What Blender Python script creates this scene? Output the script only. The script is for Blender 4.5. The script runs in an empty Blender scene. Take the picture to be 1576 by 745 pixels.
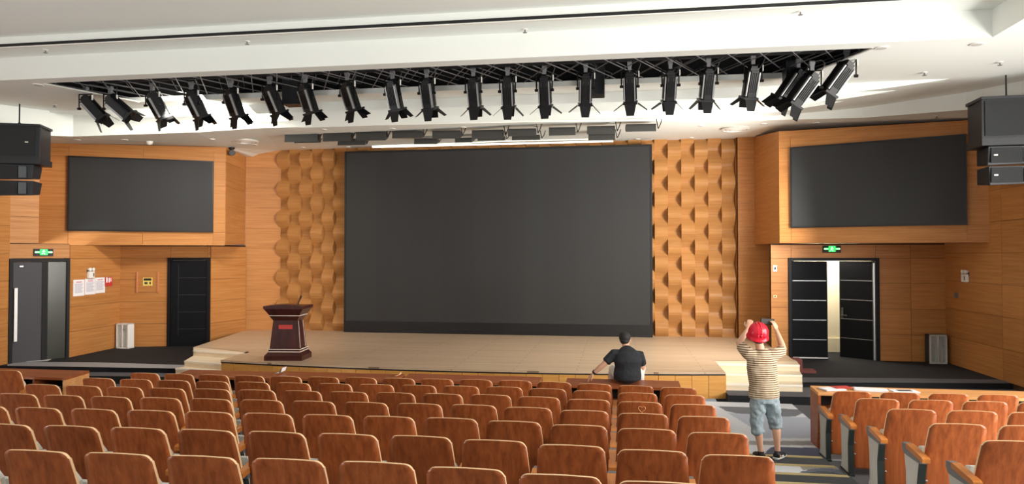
import bpy, bmesh, math, random
from mathutils import Vector, Matrix, Euler

random.seed(7)
R = math.radians
SC = bpy.context.scene
COL = SC.collection

# ------------------------------------------------------------------ camera
F = 1070.0
YAW = math.atan(164 / F)
PITCH = math.atan(21.5 / F)
EYE = 2.69
cd = bpy.data.cameras.new('camera')
cam = bpy.data.objects.new('camera', cd)
COL.objects.link(cam)
cd.sensor_width = 36
cd.lens = 36 * F / 1576
cd.clip_end = 200
cam.location = (0, 0, EYE)
cam.rotation_euler = (R(90) + PITCH, 0, YAW)
SC.camera = cam

# ------------------------------------------------------------------ light
SC.view_settings.view_transform = 'Standard'
SC.view_settings.look = 'None'
SC.view_settings.gamma = 1
SC.view_settings.exposure = 0.1
world = bpy.data.worlds.new('world')
SC.world = world
world.use_nodes = True
wb = world.node_tree.nodes['Background']
wb.inputs[0].default_value = (0.93, 0.96, 1.0, 1)
wb.inputs[1].default_value = 0.3


def area(name, loc, target, sx, sy, power, col=(1, 1, 1), spread=180):
    l = bpy.data.lights.new(name, 'AREA')
    l.shape = 'RECTANGLE'
    l.size, l.size_y = sx, sy
    l.energy = power
    l.color = col
    l.spread = R(spread)
    o = bpy.data.objects.new(name, l)
    COL.objects.link(o)
    o.location = loc
    d = Vector(target) - Vector(loc)
    o.rotation_euler = d.to_track_quat('-Z', 'Y').to_euler()
    return o


area('rear_ceiling_fill', (-4, -4, 1.2), (-4, -3.6, 6.0), 18, 3.0, 1000, (1, 0.985, 0.95))  # unseen upward fill added behind the camera to brighten the ceiling
area('side_window_light', (8.6, 6.0, 3.1), (-3, 12.0, 2.9), 9, 3.4, 680, (1, 0.95, 0.88), 120)
area('right_bounce_fill', (9.4, 5.5, 0.5), (-1.5, 8.5, 6.3), 8, 1.6, 420, (1, 0.97, 0.92), 140)  # low unseen fill added to stand for daylight bounced up to the ceiling
area('left_ceiling_fill', (-15.3, 6.0, 0.8), (-5, 8.2, 6.4), 9, 2.0, 3400, (0.97, 0.98, 1.0), 140)  # unseen fill added along the windowless left wall for the ceiling
area('corridor_light', (5.2, 18.1, 3.1), (5.2, 18.5, 0), 1.2, 0.8, 110, (1, 0.97, 0.9))
area('left_recess_fill', (-8.0, 13.15, 5.7), (-13.2, 18.0, 1.0), 2.2, 0.7, 175, (1, 0.95, 0.86), 130)  # floating fill added to brighten the left recess and side wall
area('stage_side_fill', (4.2, 14.8, 3.6), (-6.5, 19.4, 2.4), 1.4, 2.4, 300, (1, 0.95, 0.88), 140)  # unseen side light added to bring out the relief of the wavy wall


# ------------------------------------------------------------------ helpers
def at(px, py, D):
    """world point seen at photo pixel (px, py) at distance D along the level camera axis"""
    xc = (px - 788) / F * D
    return Vector((xc * math.cos(YAW) - D * math.sin(YAW), D * math.cos(YAW) + xc * math.sin(YAW), EYE + (394 - py) / F * D))


def atz(px, py, z):
    D = (z - EYE) * F / (394 - py)
    return at(px, py, D)


def ys(px, py, Y):
    """point at photo pixel on the plane y = Y"""
    a = (px - 788) / F
    D = Y / (math.cos(YAW) + a * math.sin(YAW))
    return at(px, py, D)


def lin(r, g, b):
    f = lambda c: (c / 255 / 12.92) if c / 255 <= 0.04045 else ((c / 255 + 0.055) / 1.055) ** 2.4
    return (f(r), f(g), f(b), 1)


def mat(name, col, rough=0.6, metal=0.0, spec=0.5, emit=None, es=0.0, bump=0.0, bscale=80):
    m = bpy.data.materials.new(name)
    m.use_nodes = True
    nt = m.node_tree
    b = nt.nodes['Principled BSDF']
    b.inputs['Base Color'].default_value = lin(*col)
    b.inputs['Roughness'].default_value = rough
    b.inputs['Metallic'].default_value = metal
    b.inputs['Specular IOR Level'].default_value = spec
    if emit:
        b.inputs['Emission Color'].default_value = lin(*emit)
        b.inputs['Emission Strength'].default_value = es
    if bump:
        tc = nt.nodes.new('ShaderNodeTexCoord')
        n = nt.nodes.new('ShaderNodeTexNoise')
        n.inputs['Scale'].default_value = bscale
        bp = nt.nodes.new('ShaderNodeBump')
        bp.inputs['Strength'].default_value = bump
        bp.inputs['Distance'].default_value = 0.01
        nt.links.new(tc.outputs['Object'], n.inputs['Vector'])
        nt.links.new(n.outputs[0], bp.inputs['Height'])
        nt.links.new(bp.outputs[0], b.inputs['Normal'])
    return m


def wood(name, c1, c2, stretch, rough=0.42, spec=0.4, rnd=0.25, scale=1.0, coord='Object', spread=(0.3, 0.72), dist=0.25):
    """streaky veneer: noise stretched along the grain, tone varied per object"""
    m = bpy.data.materials.new(name)
    m.use_nodes = True
    nt = m.node_tree
    N, L = nt.nodes, nt.links
    b = N['Principled BSDF']
    tc = N.new('ShaderNodeTexCoord')
    mp = N.new('ShaderNodeMapping')
    mp.inputs['Scale'].default_value = [s * scale for s in stretch]
    oi = N.new('ShaderNodeObjectInfo')
    cmb = N.new('ShaderNodeVectorMath')
    cmb.operation = 'SCALE'
    cmb.inputs[0].default_value = (37, 53, 71)
    L.new(oi.outputs['Random'], cmb.inputs['Scale'])
    L.new(cmb.outputs[0], mp.inputs['Location'])
    L.new(tc.outputs[coord], mp.inputs['Vector'])
    n = N.new('ShaderNodeTexNoise')
    n.inputs['Scale'].default_value = 1.0
    n.inputs['Detail'].default_value = 5
    n.inputs['Roughness'].default_value = 0.62
    n.inputs['Distortion'].default_value = dist
    L.new(mp.outputs[0], n.inputs['Vector'])
    cr = N.new('ShaderNodeValToRGB')
    cr.color_ramp.elements[0].position = spread[0]
    cr.color_ramp.elements[1].position = spread[1]
    cr.color_ramp.elements[0].color = lin(*c2)
    cr.color_ramp.elements[1].color = lin(*c1)
    L.new(n.outputs[0], cr.inputs[0])
    hv = N.new('ShaderNodeHueSaturation')
    ma = N.new('ShaderNodeMapRange')
    ma.inputs['To Min'].default_value = 1 - rnd
    ma.inputs['To Max'].default_value = 1 + rnd
    L.new(oi.outputs['Random'], ma.inputs['Value'])
    L.new(ma.outputs[0], hv.inputs['Value'])
    L.new(cr.outputs[0], hv.inputs['Color'])
    L.new(hv.outputs[0], b.inputs['Base Color'])
    b.inputs['Roughness'].default_value = rough
    b.inputs['Specular IOR Level'].default_value = spec
    return m


class MB:
    """collects boxes, bars, prisms; build() links them as ONE mesh object"""

    def __init__(s):
        s.bm = bmesh.new()
        s.T = Matrix.Identity(4)

    def v(s, p):
        return s.bm.verts.new(s.T @ Vector(p))

    def f(s, vs, mi=0):
        try:
            fc = s.bm.faces.new(vs)
            fc.material_index = mi
            return fc
        except ValueError:
            return None

    def hull8(s, c, mi=0):
        v = [s.v(p) for p in c]
        for q in ((0, 3, 2, 1), (4, 5, 6, 7), (0, 1, 5, 4), (1, 2, 6, 5), (2, 3, 7, 6), (3, 0, 4, 7)):
            s.f([v[i] for i in q], mi)
        return s

    def box(s, x0, x1, y0, y1, z0, z1, mi=0):
        return s.hull8([(x0, y0, z0), (x1, y0, z0), (x1, y1, z0), (x0, y1, z0), (x0, y0, z1), (x1, y0, z1), (x1, y1, z1), (x0, y1, z1)], mi)

    def wedge(s, a, b, z0, z1, t, mi=0):
        """slab standing on plan segment a-b, thickness t to the left of a->b"""
        a, b = Vector(a[:2]), Vector(b[:2])
        d = (b - a).normalized()
        n = Vector((-d.y, d.x)) * t
        P = [(a.x, a.y), (b.x, b.y), (b.x + n.x, b.y + n.y), (a.x + n.x, a.y + n.y)]
        return s.hull8([(x, y, z0) for x, y in P] + [(x, y, z1) for x, y in P], mi)

    def prism(s, pts, axis, d0, d1, mi=0):
        """2D outline extruded along axis ('x','y','z')"""
        def mk(p, d):
            return {'x': (d, p[0], p[1]), 'y': (p[0], d, p[1]), 'z': (p[0], p[1], d)}[axis]
        A = [s.v(mk(p, d0)) for p in pts]
        B = [s.v(mk(p, d1)) for p in pts]
        n = len(pts)
        s.f(A[::-1], mi)
        s.f(B, mi)
        for i in range(n):
            s.f([A[i], A[(i + 1) % n], B[(i + 1) % n], B[i]], mi)
        return s

    def bar(s, p, q, r, n=6, mi=0, r2=None):
        p, q = Vector(p), Vector(q)
        d = (q - p).normalized()
        u = d.orthogonal().normalized()
        w = d.cross(u)
        r2 = r if r2 is None else r2
        A, B = [], []
        for i in range(n):
            a = 2 * math.pi * (i + 0.5) / n
            o = u * math.cos(a) + w * math.sin(a)
            A.append(s.v(p + o * r))
            B.append(s.v(q + o * r2))
        s.f(A[::-1], mi)
        s.f(B, mi)
        for i in range(n):
            s.f([A[i], A[(i + 1) % n], B[(i + 1) % n], B[i]], mi)
        return s

    def path(s, pts, r, n=6, mi=0):
        for a, b in zip(pts, pts[1:]):
            s.bar(a, b, r, n, mi)
        return s

    def lathe(s, prof, n=20, mi=0, c=(0, 0, 0)):
        rings = []
        for r, z in prof:
            rings.append([s.v((c[0] + r * math.cos(2 * math.pi * i / n), c[1] + r * math.sin(2 * math.pi * i / n), c[2] + z)) for i in range(n)])
        for a, b in zip(rings, rings[1:]):
            for i in range(n):
                s.f([a[i], a[(i + 1) % n], b[(i + 1) % n], b[i]], mi)
        s.f(rings[0][::-1], mi)
        s.f(rings[-1], mi)
        return s

    def mesh(s, name, mats, smooth=False):
        bmesh.ops.recalc_face_normals(s.bm, faces=s.bm.faces[:])
        me = bpy.data.meshes.new(name)
        s.bm.to_mesh(me)
        s.bm.free()
        for m in (mats if isinstance(mats, (list, tuple)) else [mats]):
            me.materials.append(m)
        if smooth:
            for p in me.polygons:
                p.use_smooth = True
        return me

    def build(s, name, mats, parent=None, smooth=False, bevel=0.0):
        return link(name, s.mesh(name, mats, smooth), parent, bevel=bevel)


def link(name, me, parent=None, loc=None, bevel=0.0):
    o = bpy.data.objects.new(name, me)
    COL.objects.link(o)
    if parent:
        o.parent = parent
    if loc is not None:
        o.location = loc
    if bevel:
        b = o.modifiers.new('bevel', 'BEVEL')
        b.width = bevel
        b.segments = 2
        b.limit_method = 'ANGLE'
    return o


def tag(o, label, cat, group=None):
    o['label'] = label
    o['category'] = cat
    if group:
        o['group'] = group
    return o


def thing(name, label, cat, loc=(0, 0, 0), rz=0.0, group=None):
    o = bpy.data.objects.new(name, None)
    COL.objects.link(o)
    o.location = loc
    o.rotation_euler = (0, 0, rz)
    o.empty_display_size = 0.1
    return tag(o, label, cat, group)


def struct(o):
    o['kind'] = 'structure'
    return o


def copy_tree(o, parent=None):
    c = o.copy()
    COL.objects.link(c)
    if parent:
        c.parent = parent
    for ch in list(o.children):
        copy_tree(ch, c)
    return c


ORD = 'first second third fourth fifth sixth seventh eighth ninth tenth eleventh twelfth thirteenth fourteenth fifteenth sixteenth seventeenth eighteenth nineteenth twentieth'.split()

# ------------------------------------------------------------------ materials
M = {}
M['wall_wood'] = wood('wall_wood', (196, 138, 80), (172, 111, 57), (0.9, 0.9, 26), rough=0.5, rnd=0.07, spec=0.3)
M['wave_wood'] = wood('wave_wood', (190, 139, 84), (172, 119, 66), (0.9, 2, 22), rough=0.45, rnd=0.07, spec=0.35)
M['stage_front'] = wood('stage_front', (222, 164, 88), (208, 146, 70), (1.5, 1.5, 26), rough=0.45, rnd=0.05)
M['joint'] = mat('joint', (70, 42, 22), 0.8)
M['stage_floor'] = wood('stage_floor', (212, 188, 160), (196, 168, 138), (0.5, 15, 15), rough=0.4, rnd=0.0, coord='Object')
M['step_wood'] = wood('step_wood', (238, 222, 196), (224, 206, 176), (1.2, 16, 16), rough=0.4, rnd=0.03)
M['seat_wood'] = wood('seat_wood', (188, 104, 56), (132, 66, 32), (26, 26, 0.9), rough=0.33, spec=0.5, rnd=0.16, spread=(0.28, 0.74))
M['seat_edge'] = mat('seat_edge', (248, 208, 160), 0.45)
M['fabric'] = mat('fabric', (206, 205, 198), 0.9, bump=0.4, bscale=300)
M['arm_metal'] = mat('arm_metal', (118, 120, 124), 0.45, 0.3)
M['arm_panel'] = mat('arm_panel', (196, 196, 190), 0.7)
M['arm_dark'] = mat('arm_dark', (34, 44, 42), 0.5)
M['arm_wood'] = wood('arm_wood', (206, 132, 66), (180, 106, 48), (14, 2, 14), rough=0.35, rnd=0.08)
M['chrome'] = mat('chrome', (220, 220, 220), 0.25, 1.0)
M['desk_wood'] = wood('desk_wood', (170, 94, 52), (134, 68, 36), (1.5, 14, 14), rough=0.4, rnd=0.06)
M['desk_lit_wood'] = wood('desk_lit_wood', (232, 172, 112), (212, 146, 88), (1.5, 14, 14), rough=0.4, rnd=0.06)  # desk wood brightened, the light on it put into the colour
M['white_paint'] = mat('white_paint', (232, 231, 224), 0.75)
M['ceiling_white'] = mat('ceiling_white', (236, 240, 235), 0.8, bump=0.05, bscale=8)
M['black'] = mat('black', (16, 16, 18), 0.6)
M['black_gloss'] = mat('black_gloss', (18, 18, 20), 0.3)
M['slot_black'] = mat('slot_black', (9, 9, 11), 0.9)
M['truss'] = mat('truss', (120, 120, 122), 0.5, 0.2)
M['spot_black'] = mat('spot_black', (9, 9, 11), 0.42, spec=0.35)
M['spot_edge'] = mat('spot_edge', (150, 150, 150), 0.35, 0.4)
M['screen'] = None
M['screen_frame'] = mat('screen_frame', (18, 18, 20), 0.45)
M['soft_light'] = mat('soft_light', (56, 56, 54), 0.6)
M['soft_dark'] = mat('soft_dark', (30, 30, 30), 0.6)
M['led_white'] = mat('led_white', (255, 255, 250), 0.5, emit=(255, 252, 240), es=1.6)
M['door_black'] = mat('door_black', (14, 16, 20), 0.7, spec=0.2)
M['door_grey'] = mat('door_grey', (56, 54, 60), 0.6)
M['door_glass'] = mat('door_glass', (48, 50, 42), 0.22, spec=0.6)
M['door_frame'] = mat('door_frame', (16, 15, 16), 0.6, spec=0.3)
M['groove'] = mat('groove', (46, 48, 54), 0.5)
M['silver'] = mat('silver', (190, 192, 196), 0.35, 0.7)
M['handle'] = mat('handle', (236, 236, 236), 0.35)
M['cream'] = mat('cream', (226, 214, 180), 0.7, bump=0.3, bscale=25)
M['carpet_dark'] = mat('carpet_dark', (15, 15, 19), 0.95, bump=0.5, bscale=200)
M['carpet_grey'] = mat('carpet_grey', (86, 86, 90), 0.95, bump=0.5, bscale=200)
M['carpet_lit'] = mat('carpet_lit', (150, 152, 156), 0.6, bump=0.3, bscale=120)  # lit tone of the landing carpet, light put into the colour
M['step_edge'] = mat('step_edge', (244, 236, 222), 0.5)
M['gold'] = mat('gold', (206, 190, 140), 0.4, 0.3)
M['lectern'] = wood('lectern', (82, 38, 30), (50, 22, 19), (9, 9, 2), rough=0.28, rnd=0.0)
M['lectern_line'] = mat('lectern_line', (226, 208, 196), 0.4)
M['red'] = mat('red', (196, 60, 56), 0.5)
M['paper'] = mat('paper', (240, 238, 242), 0.7)
M['ink'] = mat('ink', (150, 150, 175), 0.8)
M['pink_ink'] = mat('pink_ink', (214, 140, 150), 0.8)
M['green_led'] = mat('green_led', (20, 190, 80), 0.4, emit=(30, 235, 100), es=0.9)
M['white_led'] = mat('white_led', (230, 255, 238), 0.4, emit=(220, 255, 232), es=0.9)
M['yellow'] = mat('yellow', (236, 212, 112), 0.5)
M['white_plastic'] = mat('white_plastic', (238, 236, 230), 0.4)
M['copper'] = mat('copper', (214, 140, 96), 0.35, 0.2)
M['glass'] = None
M['speaker'] = mat('speaker', (30, 33, 37), 0.42, bump=0.25, bscale=260)
M['speaker_grille'] = mat('speaker_grille', (24, 27, 31), 0.55, bump=0.6, bscale=320)
M['speaker_grey'] = mat('speaker_grey', (84, 90, 94), 0.4)
M['maroon'] = mat('maroon', (106, 46, 40), 0.7)
M['skin'] = mat('skin', (214, 164, 136), 0.55)
M['hair'] = mat('hair', (28, 25, 24), 0.6, bump=0.6, bscale=120)
M['tee'] = mat('tee', (34, 36, 42), 0.85, bump=0.4, bscale=26)
M['trousers'] = mat('trousers', (232, 230, 226), 0.85)
M['shorts'] = mat('shorts', (146, 160, 168), 0.85, bump=0.7, bscale=22)
M['helmet'] = mat('helmet', (214, 26, 52), 0.28)
M['shoe_white'] = mat('shoe_white', (232, 230, 226), 0.5)
M['orange_mark'] = mat('orange_mark', (214, 150, 96), 0.5)


def plank_lines(m, width, length):
    """fine dark joints between the floor strips"""
    nt = m.node_tree
    b = nt.nodes['Principled BSDF']
    src = b.inputs['Base Color'].links[0].from_socket
    tc = nt.nodes.new('ShaderNodeTexCoord')
    br = nt.nodes.new('ShaderNodeTexBrick')
    br.inputs['Scale'].default_value = 1.0
    br.inputs['Brick Width'].default_value = length
    br.inputs['Row Height'].default_value = width
    br.inputs['Mortar Size'].default_value = 0.006
    br.inputs['Color1'].default_value = (1, 1, 1, 1)
    br.inputs['Color2'].default_value = (0.9, 0.9, 0.9, 1)
    br.inputs['Mortar'].default_value = (0.45, 0.42, 0.4, 1)
    mx = nt.nodes.new('ShaderNodeMix')
    mx.data_type = 'RGBA'
    mx.blend_type = 'MULTIPLY'
    mx.inputs['Factor'].default_value = 1.0
    nt.links.new(tc.outputs['Object'], br.inputs['Vector'])
    nt.links.new(src, mx.inputs['A'])
    nt.links.new(br.outputs['Color'], mx.inputs['B'])
    nt.links.new(mx.outputs['Result'], b.inputs['Base Color'])


plank_lines(M['stage_floor'], 0.2, 2.4)


def screen_mat():
    m = mat('screen', (52, 52, 52), 0.55, spec=0.25)
    nt = m.node_tree
    tc = nt.nodes.new('ShaderNodeTexCoord')
    br = nt.nodes.new('ShaderNodeTexBrick')
    br.offset = 0
    br.inputs['Scale'].default_value = 1.0
    br.inputs['Mortar Size'].default_value = 0.0
    br.inputs['Brick Width'].default_value = 0.48
    br.inputs['Row Height'].default_value = 0.48
    br.inputs['Color1'].default_value = lin(54, 55, 55)
    br.inputs['Color2'].default_value = lin(51, 51, 52)
    nt.links.new(tc.outputs['Object'], br.inputs['Vector'])
    nt.links.new(br.outputs['Color'], nt.nodes['Principled BSDF'].inputs['Base Color'])
    return m


M['screen'] = screen_mat()


def glass_mat():
    m = bpy.data.materials.new('glass')
    m.use_nodes = True
    nt = m.node_tree
    b = nt.nodes['Principled BSDF']
    b.inputs['Base Color'].default_value = (0.9, 0.94, 0.92, 1)
    b.inputs['Roughness'].default_value = 0.08
    b.inputs['Alpha'].default_value = 0.25
    return m


M['glass'] = glass_mat()


def stripe_mat():
    m = mat('striped_jersey', (200, 180, 150), 0.85)
    nt = m.node_tree
    N, L = nt.nodes, nt.links
    tc = N.new('ShaderNodeTexCoord')
    w = N.new('ShaderNodeTexWave')
    w.wave_type = 'BANDS'
    w.bands_direction = 'Z'
    w.inputs['Scale'].default_value = 11.5
    w.inputs['Distortion'].default_value = 0.9
    w.inputs['Detail'].default_value = 0.6
    w.inputs['Detail Scale'].default_value = 0.7
    cr = N.new('ShaderNodeValToRGB')
    cr.color_ramp.elements[0].position = 0.36
    cr.color_ramp.elements[1].position = 0.48
    cr.color_ramp.elements[0].color = lin(104, 78, 58)
    cr.color_ramp.elements[1].color = lin(206, 188, 160)
    L.new(tc.outputs['Object'], w.inputs['Vector'])
    L.new(w.outputs['Fac'], cr.inputs[0])
    L.new(cr.outputs[0], N['Principled BSDF'].inputs['Base Color'])
    return m


M['stripes'] = stripe_mat()


def vcol_mat(name, rough=0.95):
    m = mat(name, (200, 200, 200), rough, bump=0.35, bscale=220)
    nt = m.node_tree
    a = nt.nodes.new('ShaderNodeAttribute')
    a.attribute_name = 'pattern'
    nt.links.new(a.outputs['Color'], nt.nodes['Principled BSDF'].inputs['Base Color'])
    return m


M['aisle_carpet'] = vcol_mat('aisle_carpet')

# ================================================================== STRUCTURE
LAND = 0.235          # level of the side landings
STAGE = 0.5
BACK = 19.55          # stage back wall
CEIL = 5.88


def panels(wall, a, b, us, zs, skip=(), m='wall_wood', t=0.022, gap=0.007):
    """veneer panels standing proud of a wall face that runs in plan from a to b (room on the right of a->b)"""
    a, b = Vector((a[0], a[1])), Vector((b[0], b[1]))
    d = (b - a)
    Ltot = d.length
    d.normalize()
    ang = math.atan2(d.y, d.x)
    for i in range(len(us) - 1):
        for j in range(len(zs) - 1):
            if (i, j) in skip:
                continue
            u0, u1 = us[i] * Ltot + gap / 2, us[i + 1] * Ltot - gap / 2
            z0, z1 = zs[j] + gap / 2, zs[j + 1] - gap / 2
            if u1 - u0 < 0.02 or z1 - z0 < 0.02:
                continue
            q = MB().box(0, u1 - u0, -t, 0, 0, z1 - z0).build('panel', M[m], wall)
            q.location = (a.x + d.x * u0, a.y + d.y * u0, z0)
            q.rotation_euler = (0, 0, ang)


def rows(z0, z1, h):
    n = max(1, round((z1 - z0) / h))
    return [z0 + (z1 - z0) * i / n for i in range(n + 1)]


# --- plan points
pB0 = at(-60, 0, 14.6)
pB = at(14, 0, 15.87)
pA = at(107, 0, 16.84)
p1 = at(185, 0, 18.8)
p2 = at(324, 0, 19.06)
p3 = at(378, 0, 20.35)
L_far = at(377, 0, 20.45)
L_pil = at(432, 0, 20.75)
bxL0 = at(59, 0, 17.3)
bxL1 = at(346, 0, 18.6)
R_pil0 = Vector((3.12, BACK - 0.28, 0))
r0 = at(1186, 0, 16.75)
r1 = at(1455, 0, 16.1)
rW = Vector((r1.x + 0.02, 12.6, 0))
bxR0 = at(1200, 0, 16.3)
bxR1 = at(1553, 0, 14.0)
rWn = Vector((7.75, 5.0, 0))

# --- floor
fl = MB()
fl.box(-16, 12, -6, 13.25, -0.3, 0.0)
floor = struct(fl.build('floor', M['carpet_grey']))

# --- side landings and the steps up to them, dark carpet, lower tread tops coloured lighter as if lit
def landing(name, poly_hi, poly_lo):
    b = MB()
    b.prism(poly_hi, 'z', -0.3, LAND)
    b.prism(poly_lo, 'z', -0.3, 0.127)
    for f_ in b.bm.faces:
        f_.material_index = 0
    b.bm.faces.ensure_lookup_table()
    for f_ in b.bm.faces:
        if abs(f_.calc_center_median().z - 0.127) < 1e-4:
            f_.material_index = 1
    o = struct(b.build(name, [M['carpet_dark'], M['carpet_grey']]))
    return o


e0, e1 = atz(1215, 588, LAND), atz(1620, 589, LAND)
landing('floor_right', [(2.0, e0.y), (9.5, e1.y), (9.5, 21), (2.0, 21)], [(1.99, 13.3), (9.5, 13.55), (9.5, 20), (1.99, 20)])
l0, l1 = atz(-40, 563, LAND), atz(300, 567, LAND)
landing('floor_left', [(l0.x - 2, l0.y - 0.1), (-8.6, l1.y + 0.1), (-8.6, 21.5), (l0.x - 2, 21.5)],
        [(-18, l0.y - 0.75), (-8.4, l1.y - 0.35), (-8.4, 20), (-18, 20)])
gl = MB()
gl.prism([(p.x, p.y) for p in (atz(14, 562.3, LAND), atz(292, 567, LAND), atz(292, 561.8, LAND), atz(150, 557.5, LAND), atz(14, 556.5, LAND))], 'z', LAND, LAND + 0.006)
gl.build('lit_carpet_strip', M['carpet_lit'], bpy.data.objects['floor_left'])  # pale strip painted as light along the front of the landing
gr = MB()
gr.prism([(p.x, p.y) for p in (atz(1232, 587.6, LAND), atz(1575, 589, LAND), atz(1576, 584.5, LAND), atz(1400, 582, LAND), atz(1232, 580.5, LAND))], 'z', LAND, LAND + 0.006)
gr.build('lit_carpet_strip', M['carpet_grey'], bpy.data.objects['floor_right'])  # grey strip, likewise painted as light on the landing front

# --- stage -----------------------------------------------------------------
def front_y(x):
    return 13.16 + 0.42 * ((x + 3.2) / 5.15) ** 2


stage = thing('stage', 'wide low stage with a planked floor and golden panelled curved front', 'stage', (-3.2, 13.2, 0))
SO = Vector((-3.2, 13.2, 0))
XL, XR = -8.28, 1.98
xs = [XL + (XR - XL) * i / 40 for i in range(41)]
nl = atz(380, 541.5, STAGE)
ll = atz(299, 534, STAGE)
outline = [(x, front_y(x)) for x in xs] + [(XR, 15.05), (3.66, 15.2), (3.66, BACK), (-11.3, BACK + 0.9), (L_far.x, L_far.y), (ll.x, ll.y), (nl.x, nl.y)]
dk = MB()
dk.T = Matrix.Translation(-SO)
dk.prism(outline, 'z', STAGE - 0.035, STAGE)
dk.build('stage_floor', M['stage_floor'], stage)
cr_ = MB()
cr_.T = Matrix.Translation(-SO)
inn = [(x, front_y(x) + 0.06) for x in xs] + [(XR - 0.03, 15.05), (3.6, 15.25), (3.6, BACK - 0.1), (-10.5, BACK - 0.1), (ll.x + 0.1, ll.y + 0.05), (nl.x + 0.05, nl.y)]
cr_.prism(inn, 'z', 0, STAGE - 0.036)
cr_.build('stage_core', M['joint'], stage)
nose = MB()
nose.T = Matrix.Translation(-SO)
for a, b in zip(xs, xs[1:]):
    nose.wedge((a, front_y(a) + 0.012), (b, front_y(b) + 0.012), STAGE - 0.062, STAGE - 0.036, 0.03)
nose.build('front_trim', M['black'], stage)
npan = 33
px_ = [XL + (XR - XL) * i / npan for i in range(npan + 1)]
for a, b in zip(px_, px_[1:]):
    ya, yb = front_y(a) + 0.02, front_y(b) + 0.02
    d = Vector((b - a, yb - ya))
    q = MB().box(0.004, d.length - 0.004, 0, 0.035, 0.0, STAGE - 0.064).build('front_panel', M['stage_front'], stage)
    q.location = (a - SO.x, ya - SO.y, 0)
    q.rotation_euler = (0, 0, math.atan2(d.y, d.x))
    q['label'] = 'golden veneer front panel'
q = MB().box(-0.02, 0.015, front_y(XR) + 0.02, 15.05, 0, STAGE - 0.036)
q = q.build('side_panel', M['stage_front'], stage)
q.location = (XR - SO.x, -SO.y, 0)

# steps beside the stage: each tread with its riser is one part
def stair(zs, fronts, label):
    for k in range(3):
        (a, b) = fronts[k]
        (c, d) = fronts[k + 1] if k < 2 else fronts[3]
        z0 = zs[k]
        z1 = zs[k + 1]
        t = MB()
        t.T = Matrix.Translation(-SO)
        t.prism([(a[0], a[1]), (b[0], b[1]), (d[0], d[1]), (c[0], c[1])], 'z', 0.05, z1)
        t.build('step', M['step_wood'], stage)
        n = MB()
        n.T = Matrix.Translation(-SO)
        n.wedge((a[0], a[1] - 0.012), (b[0], b[1] - 0.012), z1 - 0.03, z1 + 0.004, 0.05)
        n.build('step_nosing', M['step_edge'], stage)


s0 = [(XR, 13.80), atz(1232, 601, 0.13)]
s1 = [(XR, 14.15), atz(1232, 585.8, 0.253)]
s2 = [(XR, 14.65), atz(1226, 568.6, 0.377)]
s3 = [(XR, 15.1), atz(1220, 553, 0.5)]
s0 = [(s[0], s[1]) for s in s0]
stair([0.13, 0.253, 0.377, 0.5], [((XR, 13.78), (s0[1][0], 13.85)), ((XR, 14.15), (s1[1][0], 14.25)), ((XR, 14.62), (s2[1][0], 14.72)), ((XR, 15.1), (s3[1][0], 15.2))], '')
Lz = [0.13, 0.253, 0.377, 0.5]
f0 = (atz(272, 575, 0.13), atz(340, 579, 0.13))
f1 = (atz(285.5, 563.5, 0.253), atz(341, 569, 0.253))
f2 = (atz(299, 547, 0.377), atz(350, 552, 0.377))
f3 = (ll, nl)
stair(Lz, [(f0[0], Vector((XL - 0.02, f0[1].y, 0))), (f1[0], Vector((XL - 0.02, f1[1].y, 0))), (f2[0], Vector((XL - 0.02, f2[1].y, 0))), (f3[0], Vector((XL - 0.02, f3[1].y + .02, 0)))], '')

# --- back wall with wavy fins -----------------------------------------------
bw = MB()
bw.box(-10.6, 4.6, BACK + 0.02, BACK + 0.3, 0, 6.4)
wall_back = struct(bw.build('wall_back', M['joint']))
PW, PH, AMP = 0.355, 0.44, 0.25


def wave_mesh(up):
    b = MB()
    n = 6
    fr, bk = [], []
    for i in range(n + 1):
        t = i / n
        s_ = 0.25 * t + 0.375 - 0.375 * math.cos(math.pi * t)
        d = AMP * (s_ if up else 1 - s_) + 0.02
        fr.append([b.v((0.003, -d, t * PH)), b.v((PW - 0.003, -d, t * PH))])
        bk.append([b.v((0.003, 0, t * PH)), b.v((PW - 0.003, 0, t * PH))])
    for i in range(n):
        b.f([fr[i][0], fr[i][1], fr[i + 1][1], fr[i + 1][0]])
        b.f([fr[i][1], bk[i][1], bk[i + 1][1], fr[i + 1][1]])
        b.f([bk[i][0], fr[i][0], fr[i + 1][0], bk[i + 1][0]])
    b.f([fr[0][0], bk[0][0], bk[0][1], fr[0][1]])
    b.f([fr[n][0], fr[n][1], bk[n][1], bk[n][0]])
    return b.mesh('wave_panel', M['wave_wood'])


WU, WD = wave_mesh(True), wave_mesh(False)
X0w = 3.105 - 37 * PW
ncol = 38
for i in range(ncol):
    x = X0w + i * PW
    if x + PW > 3.14:
        break
    hidden = -7.95 < x and x + PW < 0.75
    for j in range(13):
        z = STAGE + 0.002 + (j - 0.5) * PH
        if j == 0:
            continue
        if z > 5.9 or (hidden and z < 5.2):
            continue
        o = link('wave_panel', WU if (i + j) % 2 else WD, wall_back, (x, BACK, z))
    if not hidden:
        o = link('wave_panel', WU if i % 2 else WD, wall_back, (x, BACK, STAGE + 0.002 - 0.5 * PH))

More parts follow.
